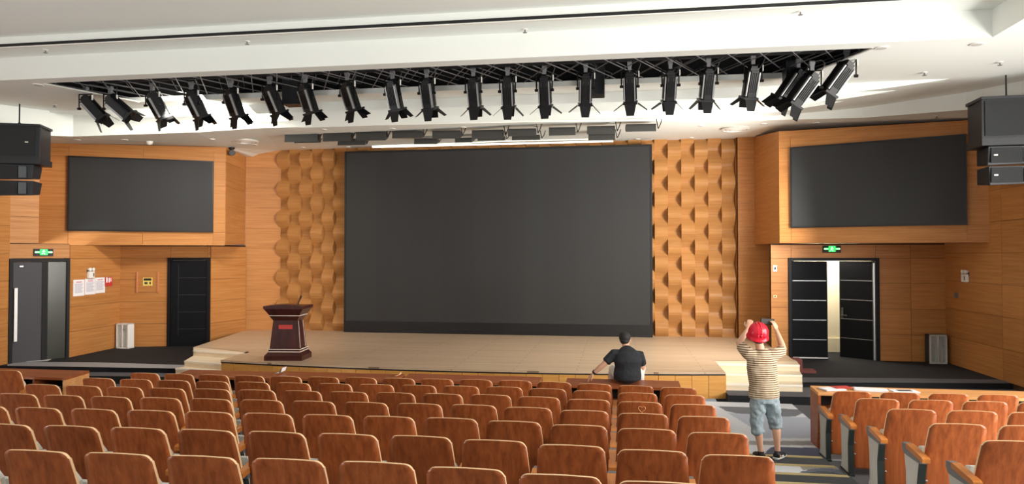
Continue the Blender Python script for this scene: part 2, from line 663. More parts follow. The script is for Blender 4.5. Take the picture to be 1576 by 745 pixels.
# pillars either side of the wavy wall
for nm, a, b in (('wall_pillar_left', L_far, L_pil), ('wall_pillar_right', R_pil0, Vector((4.35, BACK - 0.28, 0)))):
    q = MB()
    q.wedge(a, b, 0.0, 6.3, 0.5)
    o = struct(q.build('wall_' + ('left' if 'left' in nm else 'right') + '_pillar', M['wall_wood']))
    panels(o, a, b, [0, 1], rows(STAGE, 5.9, 0.62), t=0.02)
q = MB()
q.wedge((R_pil0.x + 0.003, BACK + 0.1), (R_pil0.x + 0.003, R_pil0.y - 0.02), STAGE, 5.95, 0.03)
q.build('return', M['wall_wood'], bpy.data.objects['wall_right_pillar'])

def onplane(px, py, a, b):
    """point at photo pixel on the vertical plane through plan points a, b"""
    k = (px - 788) / F
    cx, sx = math.cos(YAW), math.sin(YAW)
    dx, dy = k * cx - sx, cx + k * sx
    ex, ey = b.x - a.x, b.y - a.y
    D = (a.x * ey - a.y * ex) / (dx * ey - dy * ex)
    return at(px, py, D)


# --- left side: wall with the entrance, recess wall, screen box ----------------
DH = LAND + 2.4


def wall_seg(name, a, b, z0, z1, us, zs, skip=(), holes=None, t=0.15):
    """backing slab (cut round an opening given in u, z) with panels in front"""
    A, B = Vector((a[0], a[1])), Vector((b[0], b[1]))
    q = MB()
    if holes:
        u0, u1, hz0, hz1 = holes
        pa, pb = A.lerp(B, u0), A.lerp(B, u1)
        q.wedge(A, pa, z0, z1, t)
        q.wedge(pb, B, z0, z1, t)
        q.wedge(pa, pb, hz1, z1, t)
    else:
        q.wedge(A, B, z0, z1, t)
    o = struct(q.build(name, M['joint']))
    panels(o, a, b, us, zs, skip)
    return o


wall_seg('wall_left', pB0, pB, 0, 6.0, [0, 1], rows(LAND, 5.9, 0.62))
ang_d = (pA - pB)
zsd = [LAND, LAND + 0.6, LAND + 1.2, LAND + 1.8, DH, 3.05, 3.6, 4.2, 4.8, 5.4, 5.9]
wall_seg('wall_left_door', pB, pA, 0, 2.98, [0, 1], [LAND, 1.2, DH, 2.97], skip=[(0, 0), (0, 1)], holes=(0.0, 1.0, LAND, DH))
pM = onplane(59, 394, pB, pA)
wall_seg('wall_left_upper', pB, pM, 2.98, 6.0, [0, 1], [2.985, 3.6, 4.2, 4.8, 5.4, 5.9])
bq = MB()
bq.wedge((pM.x, pM.y), (bxL0.x, bxL0.y), 2.98, 6.0, 0.1)
struct(bq.build('wall_left_corner', M['wall_wood']))
zsl = [LAND, 0.85, 1.45, 2.05, DH, 2.955]
wall_seg('wall_left_front', pA, p1, 0, 2.955, [0, 1], zsl)
# recess wall with the black door
uD0, uD1 = 0.56, 0.972
wall_seg('wall_left_recess', p1, p2, 0, 2.97, [0, uD0, uD1, 1], zsl, skip=[(1, j) for j in range(4)], holes=(uD0, uD1, LAND, DH))
wall_seg('wall_left_return', p2, p3, 0, 3.0, [0, 1], zsl)


def box_wall(name, pts, zb, zt, off):
    """overhanging screen box: front faces through plan pts, bottom zb, tops zt (per point)"""
    b = MB()
    back = [(p.x, p.y) for p in pts]
    n = len(pts)
    ext = [Vector((p.x, p.y)) for p in pts]
    off = Vector(off)
    lo = [b.v((p.x, p.y, z)) for p, z in zip(ext, zb)]
    hi = [b.v((p.x, p.y, z)) for p, z in zip(ext, zt)]
    lob = [b.v((p.x + off.x, p.y + off.y, z)) for p, z in zip(ext, zb)]
    hib = [b.v((p.x + off.x, p.y + off.y, z)) for p, z in zip(ext, zt)]
    for i in range(n - 1):
        b.f([lo[i], lo[i + 1], hi[i + 1], hi[i]])
        b.f([lob[i], hib[i], hib[i + 1], lob[i + 1]])
        b.f([lo[i], lob[i], lob[i + 1], lo[i + 1]])
        b.f([hi[i], hi[i + 1], hib[i + 1], hib[i]])
    b.f([lo[0], hi[0], hib[0], lob[0]])
    b.f([lo[-1], lob[-1], hib[-1], hi[-1]])
    return struct(b.build(name, M['wall_wood']))


def screen_thing(label, a, b, z0, z1, name='led_screen', base=0.0, fr=0.035, t=0.07):
    a, b = Vector((a[0], a[1], 0)), Vector((b[0], b[1], 0))
    d = b - a
    w = d.length
    o = thing(name, label, 'screen', (a.x, a.y, z0), math.atan2(d.y, d.x))
    h = z1 - z0
    MB().box(fr, w - fr, -t, 0, base + fr, h - fr).build('display_panel', M['screen'], o)
    q = MB()
    q.box(0, fr, -t - 0.012, 0, 0, h)
    q.box(w - fr, w, -t - 0.012, 0, 0, h)
    q.box(fr, w - fr, -t - 0.012, 0, h - fr, h)
    q.box(fr, w - fr, -t - 0.012, 0, 0, base + fr)
    q.build('frame', M['screen_frame'], o)
    return o


# left screen box
zt = [5.51, 5.61, 5.82]
zb = [EYE + (394 - 378) / F * 17.3, EYE + (394 - 377) / F * 18.6, EYE + (394 - 376.5) / F * 20.45]
wbl = box_wall('wall_left_screen_box', [bxL0, bxL1, Vector((L_far.x, L_far.y - 0.03, 0))], zb, zt, (-1.3, 0.9))
sA = onplane(104.5, 357, bxL0, bxL1)
sB = onplane(328, 356, bxL0, bxL1)
sAt = onplane(104.5, 242.5, bxL0, bxL1)
sBt = onplane(328, 246, bxL0, bxL1)
Lb = (bxL1 - bxL0)
Lb.z = 0
uA = (Vector((sA.x, sA.y, 0)) - Vector((bxL0.x, bxL0.y, 0))).length / Lb.length
uB = (Vector((sB.x, sB.y, 0)) - Vector((bxL0.x, bxL0.y, 0))).length / Lb.length
z0s, z1s = (sA.z + sB.z) / 2, (sAt.z + sBt.z) / 2
panels(wbl, bxL0, bxL1, [0, uA, (uA + uB) / 2, uB, 1], [zb[0] + 0.02, z0s, z0s + 0.62, z0s + 1.24, z1s, 5.47], skip=[(1, 1), (1, 2), (1, 3), (2, 1), (2, 2), (2, 3)], t=0.015)
panels(wbl, bxL1, Vector((L_far.x, L_far.y - 0.03, 0)), [0, 1], [zb[2] + 0.02, z0s, z0s + 0.62, z0s + 1.24, z1s, 5.6], t=0.012)
dn = Vector((Lb.y, -Lb.x, 0)).normalized() * 0.02
screen_thing('dark grey wall screen on the veneer box above the black recess door', sA + dn, sB + dn, z0s, z1s)

# right recess wall with the double door
tot = (r1 - r0).length
def uR(px):
    p = onplane(px, 400, r0, r1)
    return (Vector((p.x, p.y)) - Vector((r0.x, r0.y))).length / (Vector((r1.x, r1.y)) - Vector((r0.x, r0.y))).length


ur0, ur1 = uR(1217), uR(1347)
wall_seg('wall_right_recess', r0, r1, 0, 2.985, [0, ur0, ur1, (ur1 + 1) / 2, 1], zsl, skip=[(1, j) for j in range(4)], holes=(ur0, ur1, LAND, DH))
wr = MB()
wr.wedge(r1, rW, 0, 6.2, 0.15)
wall_right = struct(wr.build('wall_right', M['joint']))
panels(wall_right, r1, rW, [0, 0.5, 1], rows(LAND, 5.9, 0.62))
# right screen box
ztr = [5.62, 5.48]
zbr = [EYE + (394 - 374) / F * 16.3, EYE + (394 - 373) / F * 14.0]
wbr = box_wall('wall_right_screen_box', [Vector((bxR0.x - 0.15, BACK - 0.3, 0)), bxR0, bxR1], [zbr[0], zbr[0], zbr[1]], [5.86, 5.62, 5.48], (1.0, 0.9))
qA, qB = onplane(1218, 349, bxR0, bxR1), onplane(1489, 348, bxR0, bxR1)
qAt, qBt = onplane(1218, 225, bxR0, bxR1), onplane(1488, 209, bxR0, bxR1)
Lr = Vector((bxR1.x - bxR0.x, bxR1.y - bxR0.y, 0))
uA = (Vector((qA.x, qA.y, 0)) - Vector((bxR0.x, bxR0.y, 0))).length / Lr.length
uB = (Vector((qB.x, qB.y, 0)) - Vector((bxR0.x, bxR0.y, 0))).length / Lr.length
z0r, z1r = (qA.z + qB.z) / 2, (qAt.z + qBt.z) / 2
panels(wbr, bxR0, bxR1, [0, uA, uB, 1], [zbr[0] + 0.02, z0r, z0r + 0.5, z0r + 1.0, z0r + 1.45, z1r, 5.45], skip=[(1, 1), (1, 2), (1, 3), (1, 4)], t=0.015)
dn = Vector((Lr.y, -Lr.x, 0)).normalized() * 0.02
screen_thing('dark grey wall screen on the veneer box above the double door', qA + dn, qB + dn, z0r, z1r)

# main screen
mA, mB_ = ys(534, 513, BACK - 0.26), ys(1003.5, 517, BACK - 0.26)
screen_thing('huge dark grey LED screen at the centre of the stage back wall', mA, mB_, STAGE + 0.005, 5.71, name='stage_screen', base=0.27, fr=0.05, t=0.2)

# --- ceiling ---------------------------------------------------------------
ce = MB()
ce.box(-16.5, 13, -6, 10.45, 6.46, 6.6)                 # upper ceiling over the audience
ce.box(-16.5, 13, 10.45, 11.02, 6.29, 6.6)              # tray, after the shadow gap
ce.box(5.4, 13, -6, 11.02, CEIL, 6.45)                  # side drop
ce.box(-16.5, 13, 11.02, 11.32, CEIL, 6.6)              # front strip before the slot
OY0, OY1 = 11.32, 13.0
OXa, OXb, OXc, OXd = -10.5, 3.87, 3.2, -9.8             # slot corners: near left, near right, far right, far left
MY = 16.9
ce.prism([(-16.5, OY0), (OXa, OY0), (OXd, OY1), (-16.5, OY1)], 'z', CEIL, CEIL + 0.015)
ce.prism([(OXb, OY0), (13, OY0), (13, OY1), (OXc, OY1)], 'z', CEIL, CEIL + 0.015)
ce.box(-16.5, 13, OY1, MY, CEIL, CEIL + 0.1)
ceiling = struct(ce.build('ceiling', M['ceiling_white']))
sg = MB()
sg.box(-16.5, 5.39, 10.435, 10.449, 6.288, 6.34)
sg.build('shadow_gap', M['black'], ceiling)
cn = MB()
cn.prism([(-16.5, 10.43), (5.38, 10.43), (5.38, 10.48), (-16.5, 10.48)], 'z', 6.27, 6.287)
cn.build('bead', M['white_paint'], ceiling)
# slot box above the opening
sb = MB()
sb.box(-11, 4.4, OY0 - 0.05, OY0 - 0.01, CEIL + 0.02, 7.2)
sb.box(-11, 4.4, OY1 + 0.3, OY1 + 0.34, CEIL + 0.1, 7.2)
sb.box(-11, 4.4, OY0 - 0.05, OY1 + 0.34, 7.2, 7.25)
sb.box(-11.04, -11, OY0 - 0.05, OY1 + 0.34, CEIL + 0.016, 7.2)
sb.box(4.4, 4.44, OY0 - 0.05, OY1 + 0.34, CEIL + 0.016, 7.2)
sb.build('slot_box', M['slot_black'], ceiling)
tr_ = MB()
for a, b in (((OXa, OY0), (OXd, OY1)), ((OXb, OY0), (OXc, OY1))):
    tr_.bar((a[0], a[1], CEIL + 0.0), (b[0], b[1], CEIL + 0.0), 0.012, 4)
tr_.build('slot_trim', M['white_paint'], ceiling)

# rippled louvres between the slot and the stage soffit
def louvre(y, x0, x1, drop, depth, k):
    b = MB()
    n = 36
    A, B, C_ = [], [], []
    for i in range(n + 1):
        t = i / n
        x = x0 + (x1 - x0) * t
        e = min(1, min(t / 0.14, (1 - t) / 0.14))
        e = math.sin(e * math.pi / 2)
        yy = y - 0.12 * (1 - e)
        A.append(b.v((x, yy, CEIL)))
        B.append(b.v((x, yy + 0.02, CEIL - 0.002 - drop * e)))
        C_.append(b.v((x, yy + 0.05 + depth * (0.3 + 0.7 * e), CEIL - 0.001)))
    for i in range(n):
        b.f([A[i], B[i], B[i + 1], A[i + 1]])
        b.f([B[i], C_[i], C_[i + 1], B[i + 1]])
    b.f(A[:1] + B[:1] + C_[:1])
    return b.build('louvre', M['ceiling_white'], ceiling, smooth=False)


louvre(13.6, -12.6, 5.9, 0.19, 0.75, 0)
louvre(14.4, -11.8, 5.3, 0.2, 0.8, 1)
louvre(15.25, -11.0, 4.6, 0.19, 0.75, 2)

# soffit over the stage front and wings
near = [(-80, 214, 14.0), (71, 208, 15.2), (110, 209.5, 15.5), (300, 203, 15.8), (400, 196.5, 16.1), (800, 187.5, 16.4), (1176, 184.5, 15.9), (1330, 180.5, 14.9), (1491, 168, 13.5), (1620, 156, 12.2)]
far = [(-80, 222, 16.6), (71, 219.8, 17.35), (225, 222.5, 18.1), (346, 226, 18.7), (432, 232, 20.9), (770, 222, 20.0), (1128, 214, 18.9), (1190, 210.5, 18.6), (1560, 177, 13.9), (1640, 170, 12.6)]
so = MB()
N_ = [at(*p) for p in near]
Fr = [at(*p) for p in far]
nv = [so.v(p) for p in N_]
fv = [so.v(p) for p in Fr]
for i in range(len(nv) - 1):
    so.f([nv[i], fv[i], fv[i + 1], nv[i + 1]])
uv = [so.v((p.x, p.y, max(p.z + 0.1, CEIL + 0.05))) for p in N_]
for i in range(len(nv) - 1):
    so.f([nv[i], nv[i + 1], uv[i + 1], uv[i]])
# carry the top of the soffit back over the walls so that no light leaks in
bk_ = [so.v((p.x * 1.06, 22.5, p.z)) for p in Fr]
for i in range(len(fv) - 1):
    so.f([fv[i], bk_[i], bk_[i + 1], fv[i + 1]])
tb = [so.v((p.x * 1.06, 22.5, 6.3)) for p in Fr]
for i in range(len(uv) - 1):
    so.f([uv[i], uv[i + 1], tb[i + 1], tb[i]])
soffit = struct(so.build('ceiling_soffit', M['ceiling_white']))
ld = MB()
a, b = ys(573, 223.5, BACK - 0.45), ys(944, 221, BACK - 0.45)
ld.box(a.x, b.x, BACK - 0.5, BACK - 0.4, 5.805, 5.835)
ld = ld.build('strip_lamp', [M['led_white']])
tag(ld, 'long thin white light strip under the soffit above the big screen', 'lamp')
# outer shells so that daylight only enters from the audience side
sh = MB()
sh.box(-18, -15.9, 13, 23, -0.3, 6.5)
sh.box(9.6, 9.8, 12.6, 23, -0.3, 6.5)
sh.box(-18, 9.8, 22.6, 22.8, -0.3, 6.5)
struct(sh.build('wall_outer', M['white_paint']))
sl = MB()
sl.wedge((-15.7, -6), (pB0.x - 0.1, pB0.y), 0, 6.5, 0.15)
struct(sl.build('wall_left_rear', M['wall_wood']))

# ================================================================== DOORS
def leaf_black(w, h, parent, lines=4, m='door_black', vline=None, line_m='silver'):
    l = MB().box(0, w, -0.045, 0, 0, h).build('door_leaf', M[m], parent)
    for i in range(lines):
        z = h * (i + 1) / (lines + 1)
        MB().box(0.03 if vline is None else vline, w - 0.03, -0.05, -0.044, z - 0.006, z + 0.006).build('inlay', M[line_m], l)
    return l


def frame(parent, w, h, t=0.07, d=0.12):
    q = MB()
    q.box(-t, 0, -0.06, d, 0, h + t)
    q.box(w, w + t, -0.06, d, 0, h + t)
    q.box(0, w, -0.06, d, h, h + t)
    return q.build('door_frame', M['door_frame'], parent)


def door_root(name, a, b, u0, u1):
    A, B = Vector((a[0], a[1], 0)), Vector((b[0], b[1], 0))
    pa, pb = A.lerp(B, u0), A.lerp(B, u1)
    d = pb - pa
    o = bpy.data.objects.new(name, None)
    COL.objects.link(o)
    o.location = (pa.x, pa.y, LAND)
    o.rotation_euler = (0, 0, math.atan2(d.y, d.x))
    o['kind'] = 'structure'
    return o, d.length


# entrance on the left: wide grey leaf with long white handle, narrow glossy leaf
d1, w = door_root('door_1', pB, pA, 0.0, 1.0)
H = DH - LAND - 0.06
frame(d1, w - 0.14, H - 0.02).location = (0.07, 0, 0)
wl = (w - 0.16) * 0.58
l = MB().box(0.08, 0.08 + wl, -0.03, 0.03, 0.01, H - 0.03).build('door_leaf', M['door_grey'], d1)
hd = MB().box(0.09, 0.15, -0.1, -0.06, 0.5, 1.72)
hd.box(0.1, 0.14, -0.07, -0.02, 0.55, 0.6)
hd.box(0.1, 0.14, -0.07, -0.02, 1.6, 1.65)
hd.build('handle', M['handle'], l)
MB().box(0.2, 0.27, -0.05, -0.03, H - 0.14, H - 0.11).build('door_closer', M['silver'], l)
l2 = MB().box(0.08 + wl + 0.03, w - 0.08, -0.03, 0.03, 0.01, H - 0.03).build('door_leaf', M['door_glass'], d1)
MB().box(0.08 + wl - 0.05, 0.08 + wl + 0.07, -0.045, 0.0, 0.0, H - 0.03).build('mullion', M['door_frame'], d1)
# black door in the left recess
d2, w = door_root('door_2', p1, p2, uD0, uD1)
frame(d2, w, H)
l = leaf_black(w - 0.02, H - 0.01, d2, 4, vline=0.2, line_m='groove')
l.location = (0.01, 0.02, 0.0)
MB().box(0.195, 0.205, -0.052, -0.044, 0.3, H - 0.1).build('inlay', M['groove'], l)
# double door on the right, its right leaf ajar
d3, w = door_root('door_3', r0, r1, ur0, ur1)
frame(d3, w, H)
wl = w * 0.43
l = leaf_black(wl, H - 0.01, d3, 4)
l.location = (0.0, 0.02, 0.0)
MB().box(0.03, wl, -0.055, -0.04, 0.02, 0.05).build('kick_strip', M['handle'], l)
l = leaf_black(wl, H - 0.01, d3, 4)
l.location = (w - 0.02, 0.05, 0)
l.rotation_euler = (0, 0, R(180 - 40))
for c in l.children:
    c.location.y += 0.05
hb = MB()
hb.box(wl - 0.1, wl - 0.05, -0.0, 0.03, 0.95, 1.2)
hb.box(wl - 0.2, wl - 0.06, 0.03, 0.06, 1.0, 1.03)
hb.build('door_lock', M['chrome'], l)
eg = MB()
eg.box(w - 0.06, w - 0.035, -0.05, 0.0, 0.02, H - 0.05)
eg.build('hinge_strip', M['silver'], d3)
MB().box(w - 0.05, w, -0.04, 0.1, 0, H).build('door_jamb', M['soft_light'], d3)
# corridor behind the open leaf
q = MB()
q.box(4.1, 7.4, 18.9, 19.0, LAND, 3.25)
q.box(4.1, 4.2, 17.7, 19.0, LAND, 3.25)
q.box(7.3, 7.4, 17.95, 19.0, LAND, 3.25)
q.box(4.1, 7.4, 17.95, 19.0, 3.2, 3.25)
struct(q.build('wall_corridor', M['cream']))
MB().box(4.2, 7.3, 18.86, 18.9, LAND, LAND + 0.35).build('skirting', M['cream'], bpy.data.objects['wall_corridor'])

# ================================================================== AISLE FLOOR AND ROW TREADS
STEP = 0.0855
ROWY = [9.62 - 0.945 * i for i in range(12)]            # top of the seat backs, row by row
RZ = [STEP * i for i in range(12)]
AX0, AX1 = 1.08, 2.66
for r in range(1, 10):
    for x0, x1 in ((-16, AX0), (AX1, 9)):
        MB().box(x0, x1, -6, ROWY[r] + 0.52, RZ[r] - STEP, RZ[r]).build('row_tread', M['carpet_grey'], floor)


def inpoly(x, y, P):
    c = False
    for i in range(len(P)):
        (x1, y1), (x2, y2) = P[i], P[i - 1]
        if (y1 > y) != (y2 > y) and x < (x2 - x1) * (y - y1) / (y2 - y1) + x1:
            c = not c
    return c


def carpet(x0, x1, y0, y1, z, shapes, base, name='carpet', step=0.025):
    polys = [([(p.x, p.y) for p in (atz(a, b, z) for a, b in P)], lin(*c)) for P, c in shapes]
    nx, ny = max(2, int((x1 - x0) / step)), max(2, int((y1 - y0) / step))
    vs, fs, cs = [], [], []
    B = lin(*base)
    for j in range(ny + 1):
        for i in range(nx + 1):
            vs.append((x0 + (x1 - x0) * i / nx, y0 + (y1 - y0) * j / ny, z))
    for j in range(ny):
        for i in range(nx):
            k = j * (nx + 1) + i
            fs.append((k, k + 1, k + nx + 2, k + nx + 1))
            x, y = x0 + (x1 - x0) * (i + .5) / nx, y0 + (y1 - y0) * (j + .5) / ny
            c = B
            for P, cc in polys:
                if inpoly(x, y, P):
                    c = cc
            cs.append(c)
    me = bpy.data.meshes.new(name)
    me.from_pydata(vs, [], fs)
    at_ = me.color_attributes.new('pattern', 'FLOAT_COLOR', 'CORNER')
    for p in me.polygons:
        for li in p.loop_indices:
            at_.data[li].color = cs[p.index]
    me.materials.append(M['aisle_carpet'])
    return link(name, me, floor)


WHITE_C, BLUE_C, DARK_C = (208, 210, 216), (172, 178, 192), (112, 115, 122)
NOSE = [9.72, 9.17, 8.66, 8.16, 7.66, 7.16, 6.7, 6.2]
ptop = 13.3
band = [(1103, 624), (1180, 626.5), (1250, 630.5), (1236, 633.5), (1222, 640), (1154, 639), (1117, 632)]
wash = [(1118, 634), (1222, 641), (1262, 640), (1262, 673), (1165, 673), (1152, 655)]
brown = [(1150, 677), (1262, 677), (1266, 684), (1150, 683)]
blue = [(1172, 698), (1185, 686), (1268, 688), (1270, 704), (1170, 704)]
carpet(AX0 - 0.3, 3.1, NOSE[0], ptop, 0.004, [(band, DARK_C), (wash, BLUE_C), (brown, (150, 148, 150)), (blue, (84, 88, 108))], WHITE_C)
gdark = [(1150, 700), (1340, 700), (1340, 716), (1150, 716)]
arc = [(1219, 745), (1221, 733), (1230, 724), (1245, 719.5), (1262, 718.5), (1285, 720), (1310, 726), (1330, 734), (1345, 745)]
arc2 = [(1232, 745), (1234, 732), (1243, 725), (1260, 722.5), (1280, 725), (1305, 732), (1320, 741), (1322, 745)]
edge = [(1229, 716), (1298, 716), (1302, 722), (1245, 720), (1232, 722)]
for k in range(1, 8):
    z = STEP / 2 * k
    MB().box(AX0, AX1, -6, NOSE[k - 1], z - STEP / 2, z - 0.002).build('aisle_step', M['carpet_grey'], floor)
    shp, base = [], WHITE_C
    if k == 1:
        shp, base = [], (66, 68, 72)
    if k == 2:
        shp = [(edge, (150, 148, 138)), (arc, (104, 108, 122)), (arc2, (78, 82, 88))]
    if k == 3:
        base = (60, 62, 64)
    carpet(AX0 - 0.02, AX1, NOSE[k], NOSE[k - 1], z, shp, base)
    g = MB()
    g.box(AX0 - 0.02, AX1 - 0.03, NOSE[k - 1] - 0.075, NOSE[k - 1] - 0.045, z, z + 0.006)
    g.box(AX0 - 0.02, AX1 - 0.03, NOSE[k - 1] - 0.035, NOSE[k - 1] + 0.004, z, z + 0.006)
    g.build('nosing_strip', M['gold'], floor)

# ================================================================== SEATS
ZT = 0.935


def backrest_mesh():
    b = MB()
    zt, zb, r = ZT, 0.085, 0.05
    zs = [zb, 0.1, 0.2, 0.32, 0.44, 0.56, 0.68, 0.78, zt - r]
    zs += [zt - r + r * math.sin(a * math.pi / 2 / 5) for a in range(1, 6)]
    def hw(z):
        t = (zt - z)
        w = 0.232 + 0.034 * min(1, t / 0.42)
        if z > zt - r:
            w = 0.232 - r + math.sqrt(max(0, r * r - (z - (zt - r)) ** 2)) + 0.002
        if z < zb + 0.015:
            w -= 0.012
        return w
    nu = 10
    G = {}
    for s_, th in ((0, 0.0), (1, 0.022)):
        for j, z in enumerate(zs):
            for i in range(nu + 1):
                u = -1 + 2 * i / nu
                x = hw(z) * u
                y = 0.12 * (zt - z) + 0.05 * math.sin(math.pi * min(1, (zt - z) / 0.85)) - 0.012 * (1 - (x / 0.27) ** 2) * 1.6 + th
                zz = z - (0.008 * (x / 0.2) ** 2 if z > zt - r else 0)
                G[s_, j, i] = b.v((x, y, zz))
    nz = len(zs)
    for j in range(nz - 1):
        for i in range(nu):
            b.f([G[0, j, i], G[0, j, i + 1], G[0, j + 1, i + 1], G[0, j + 1, i]], 0).smooth = True
            b.f([G[1, j, i], G[1, j + 1, i], G[1, j + 1, i + 1], G[1, j, i + 1]], 0).smooth = True
        for i in (0, nu):
            b.f([G[0, j, i], G[0, j + 1, i], G[1, j + 1, i], G[1, j, i]], 1)
    for i in range(nu):
        b.f([G[0, nz - 1, i], G[0, nz - 1, i + 1], G[1, nz - 1, i + 1], G[1, nz - 1, i]], 1)
        b.f([G[0, 0, i], G[0, 0, i + 1], G[1, 0, i + 1], G[1, 0, i]], 1)
    return b.mesh('backrest', [M['seat_wood'], M['seat_edge']])


def pad_mesh(name, w, zb, zt, y0, y1, m):
    b = MB()
    b.prism([(-w + .03, zb), (w - .03, zb), (w, zb + .04), (w, zt - .05), (w - .05, zt), (-w + .05, zt), (-w, zt - .05), (-w, zb + .04)], 'y', y0, y1)
    return b.mesh(name, m)


me_back = backrest_mesh()
b = MB()
b.T = Matrix.Translation((0, 0.165, 0.4)) @ Matrix.Rotation(R(11), 4, 'X')
b.prism([(-.17, 0), (.17, 0), (.2, .05), (.2, .30), (.16, .36), (-.16, .36), (-.2, .30), (-.2, .05)], 'y', 0, 0.06)
me_cush = b.mesh('back_cushion', M['fabric'])
b = MB()
b.T = Matrix.Translation((0, 0.24, 0.34)) @ Matrix.Rotation(R(-10), 4, 'X')
b.prism([(-.19, 0), (.19, 0), (.215, .05), (.215, .26), (.18, .31), (-.18, .31), (-.215, .26), (-.215, .05)], 'y', 0, 0.09)
me_seat = b.mesh('seat', M['fabric'])
b = MB()
b.prism([(0.09, 0.0), (0.42, 0.0), (0.36, 0.1), (0.37, 0.4), (0.4, 0.545), (0.05, 0.545), (0.1, 0.36)], 'x', -0.024, 0.024)
me_panel = b.mesh('arm_panel', M['arm_panel'])
b = MB()
b.prism([(0.07, 0.0), (0.105, 0.0), (0.115, 0.36), (0.07, 0.545), (0.035, 0.545), (0.085, 0.36)], 'x', -0.028, 0.028)
b.prism([(0.04, 0.0), (0.42, 0.0), (0.42, 0.025), (0.04, 0.025)], 'x', -0.027, 0.027)
me_edge = b.mesh('arm_post', M['arm_dark'])
b = MB()
b.prism([(0.05, 0.548), (0.4, 0.555), (0.44, 0.6), (0.43, 0.648), (0.35, 0.655), (0.34, 0.612), (0.05, 0.58)], 'x', -0.031, 0.031)
me_rail = b.mesh('arm_rail', M['arm_metal'])
b = MB()
b.prism([(-0.02, 0.574), (0.338, 0.614), (0.348, 0.655), (0.33, 0.66), (0.0, 0.622), (-0.024, 0.61)], 'x', -0.034, 0.034)
me_rest = b.mesh('armrest', M['arm_wood'])
b = MB()
b.T = Matrix.Rotation(R(90), 4, 'X')
b.lathe([(0.012, 0), (0.012, 0.004), (0.007, 0.009)], 8)
me_bolt = b.mesh('bolt', M['chrome'])


def seat_at(x, y, z, rz, label, group, right_arm=False, bolts=False, left_arm=True):
    t = thing('auditorium_seat', label, 'seat', (x, y, z), rz, group)
    link('backrest', me_back, t)
    link('back_cushion', me_cush, t)
    link('seat', me_seat, t)
    for s_ in ([-1] if left_arm else []) + ([1] if right_arm else []):
        a = link('armrest', me_rest, t, (s_ * 0.28, 0, 0))
        link('arm_rail', me_rail, t, (s_ * 0.28, 0, 0))
        link('arm_panel', me_panel, t, (s_ * 0.28, 0, 0))
        link('arm_post', me_edge, t, (s_ * 0.28, 0, 0))
    if bolts:
        for dx in (-0.232, 0.232):
            for z_ in (0.25, 0.38):
                link('bolt', me_bolt, t, (dx, 0.12 * (ZT - z_) + 0.05 * math.sin(math.pi * (ZT - z_) / 0.85) - 0.006, z_))
    return t


DY = [(-8, -0.10), (-5.5, -0.09), (-4, 0.0), (-2.5, 0.08), (-1.3, 0.14), (-0.6, 0.06), (0.0, 0.0), (0.8, -0.07)]


def bend(x):
    for (a, ya), (b_, yb) in zip(DY, DY[1:]):
        if a <= x <= b_:
            return ya + (yb - ya) * (x - a) / (b_ - a)
    return DY[0][1] if x < DY[0][0] else DY[-1][1]


rowname = ['front', 'second', 'third', 'fourth', 'fifth', 'sixth', 'seventh']
first_k = [14, 14, 14, 14, 13, 11, 10]
GROUP_C = 'plywood seats of the middle block'
for r in range(7):
    for k in range(first_k[r] + 1):                      # k counts from the right-hand aisle
        x = 0.785 - 0.56 * k
        y = ROWY[r] + bend(x) * (1 - 0.04 * r)
        n = ORD[k]
        lab = f'reddish plywood seat, {rowname[r]} row of the middle block, {n} from the carpeted aisle'
        if r == 2 and k == 1:
            lab = 'plywood seat with a heart scratched on its back, third row, second from carpeted aisle'
        o = seat_at(x, y, RZ[r], random.uniform(-0.012, 0.012), lab, GROUP_C, right_arm=(k == 0))
        if r == 2 and k == 1:
            hb = MB()
            pts = []
            for i in range(25):
                a = 2 * math.pi * i / 24
                hx, hz = 16 * math.sin(a) ** 3, 13 * math.cos(a) - 5 * math.cos(2 * a) - 2 * math.cos(3 * a) - math.cos(4 * a)
                pts.append((0.02 + hx * 0.0024, -0.0185, 0.86 + hz * 0.0024))
            hb.path(pts, 0.0028, 4)
            hb.build('carved_heart', M['orange_mark'], o)
GROUP_R = 'plywood seats of the block by the double door'
RY = [9.63, 8.73, 7.77, 6.78, 5.87]
for r in range(5):
    for k in range([5, 4, 3, 2, 1][r]):
        x = 3.0 + 0.585 * k
        lab = f'reddish plywood seat, {rowname[r]} row below the double door, {ORD[k]} from the carpeted aisle'
        seat_at(x, RY[r] + 0.015 * k, RZ[r], random.uniform(-0.01, 0.01), lab, GROUP_R, bolts=True)
seat_at(-9.32, 9.42, 0.0, R(4), 'dark plywood seat standing behind the desk with an orange end panel', None, right_arm=True)

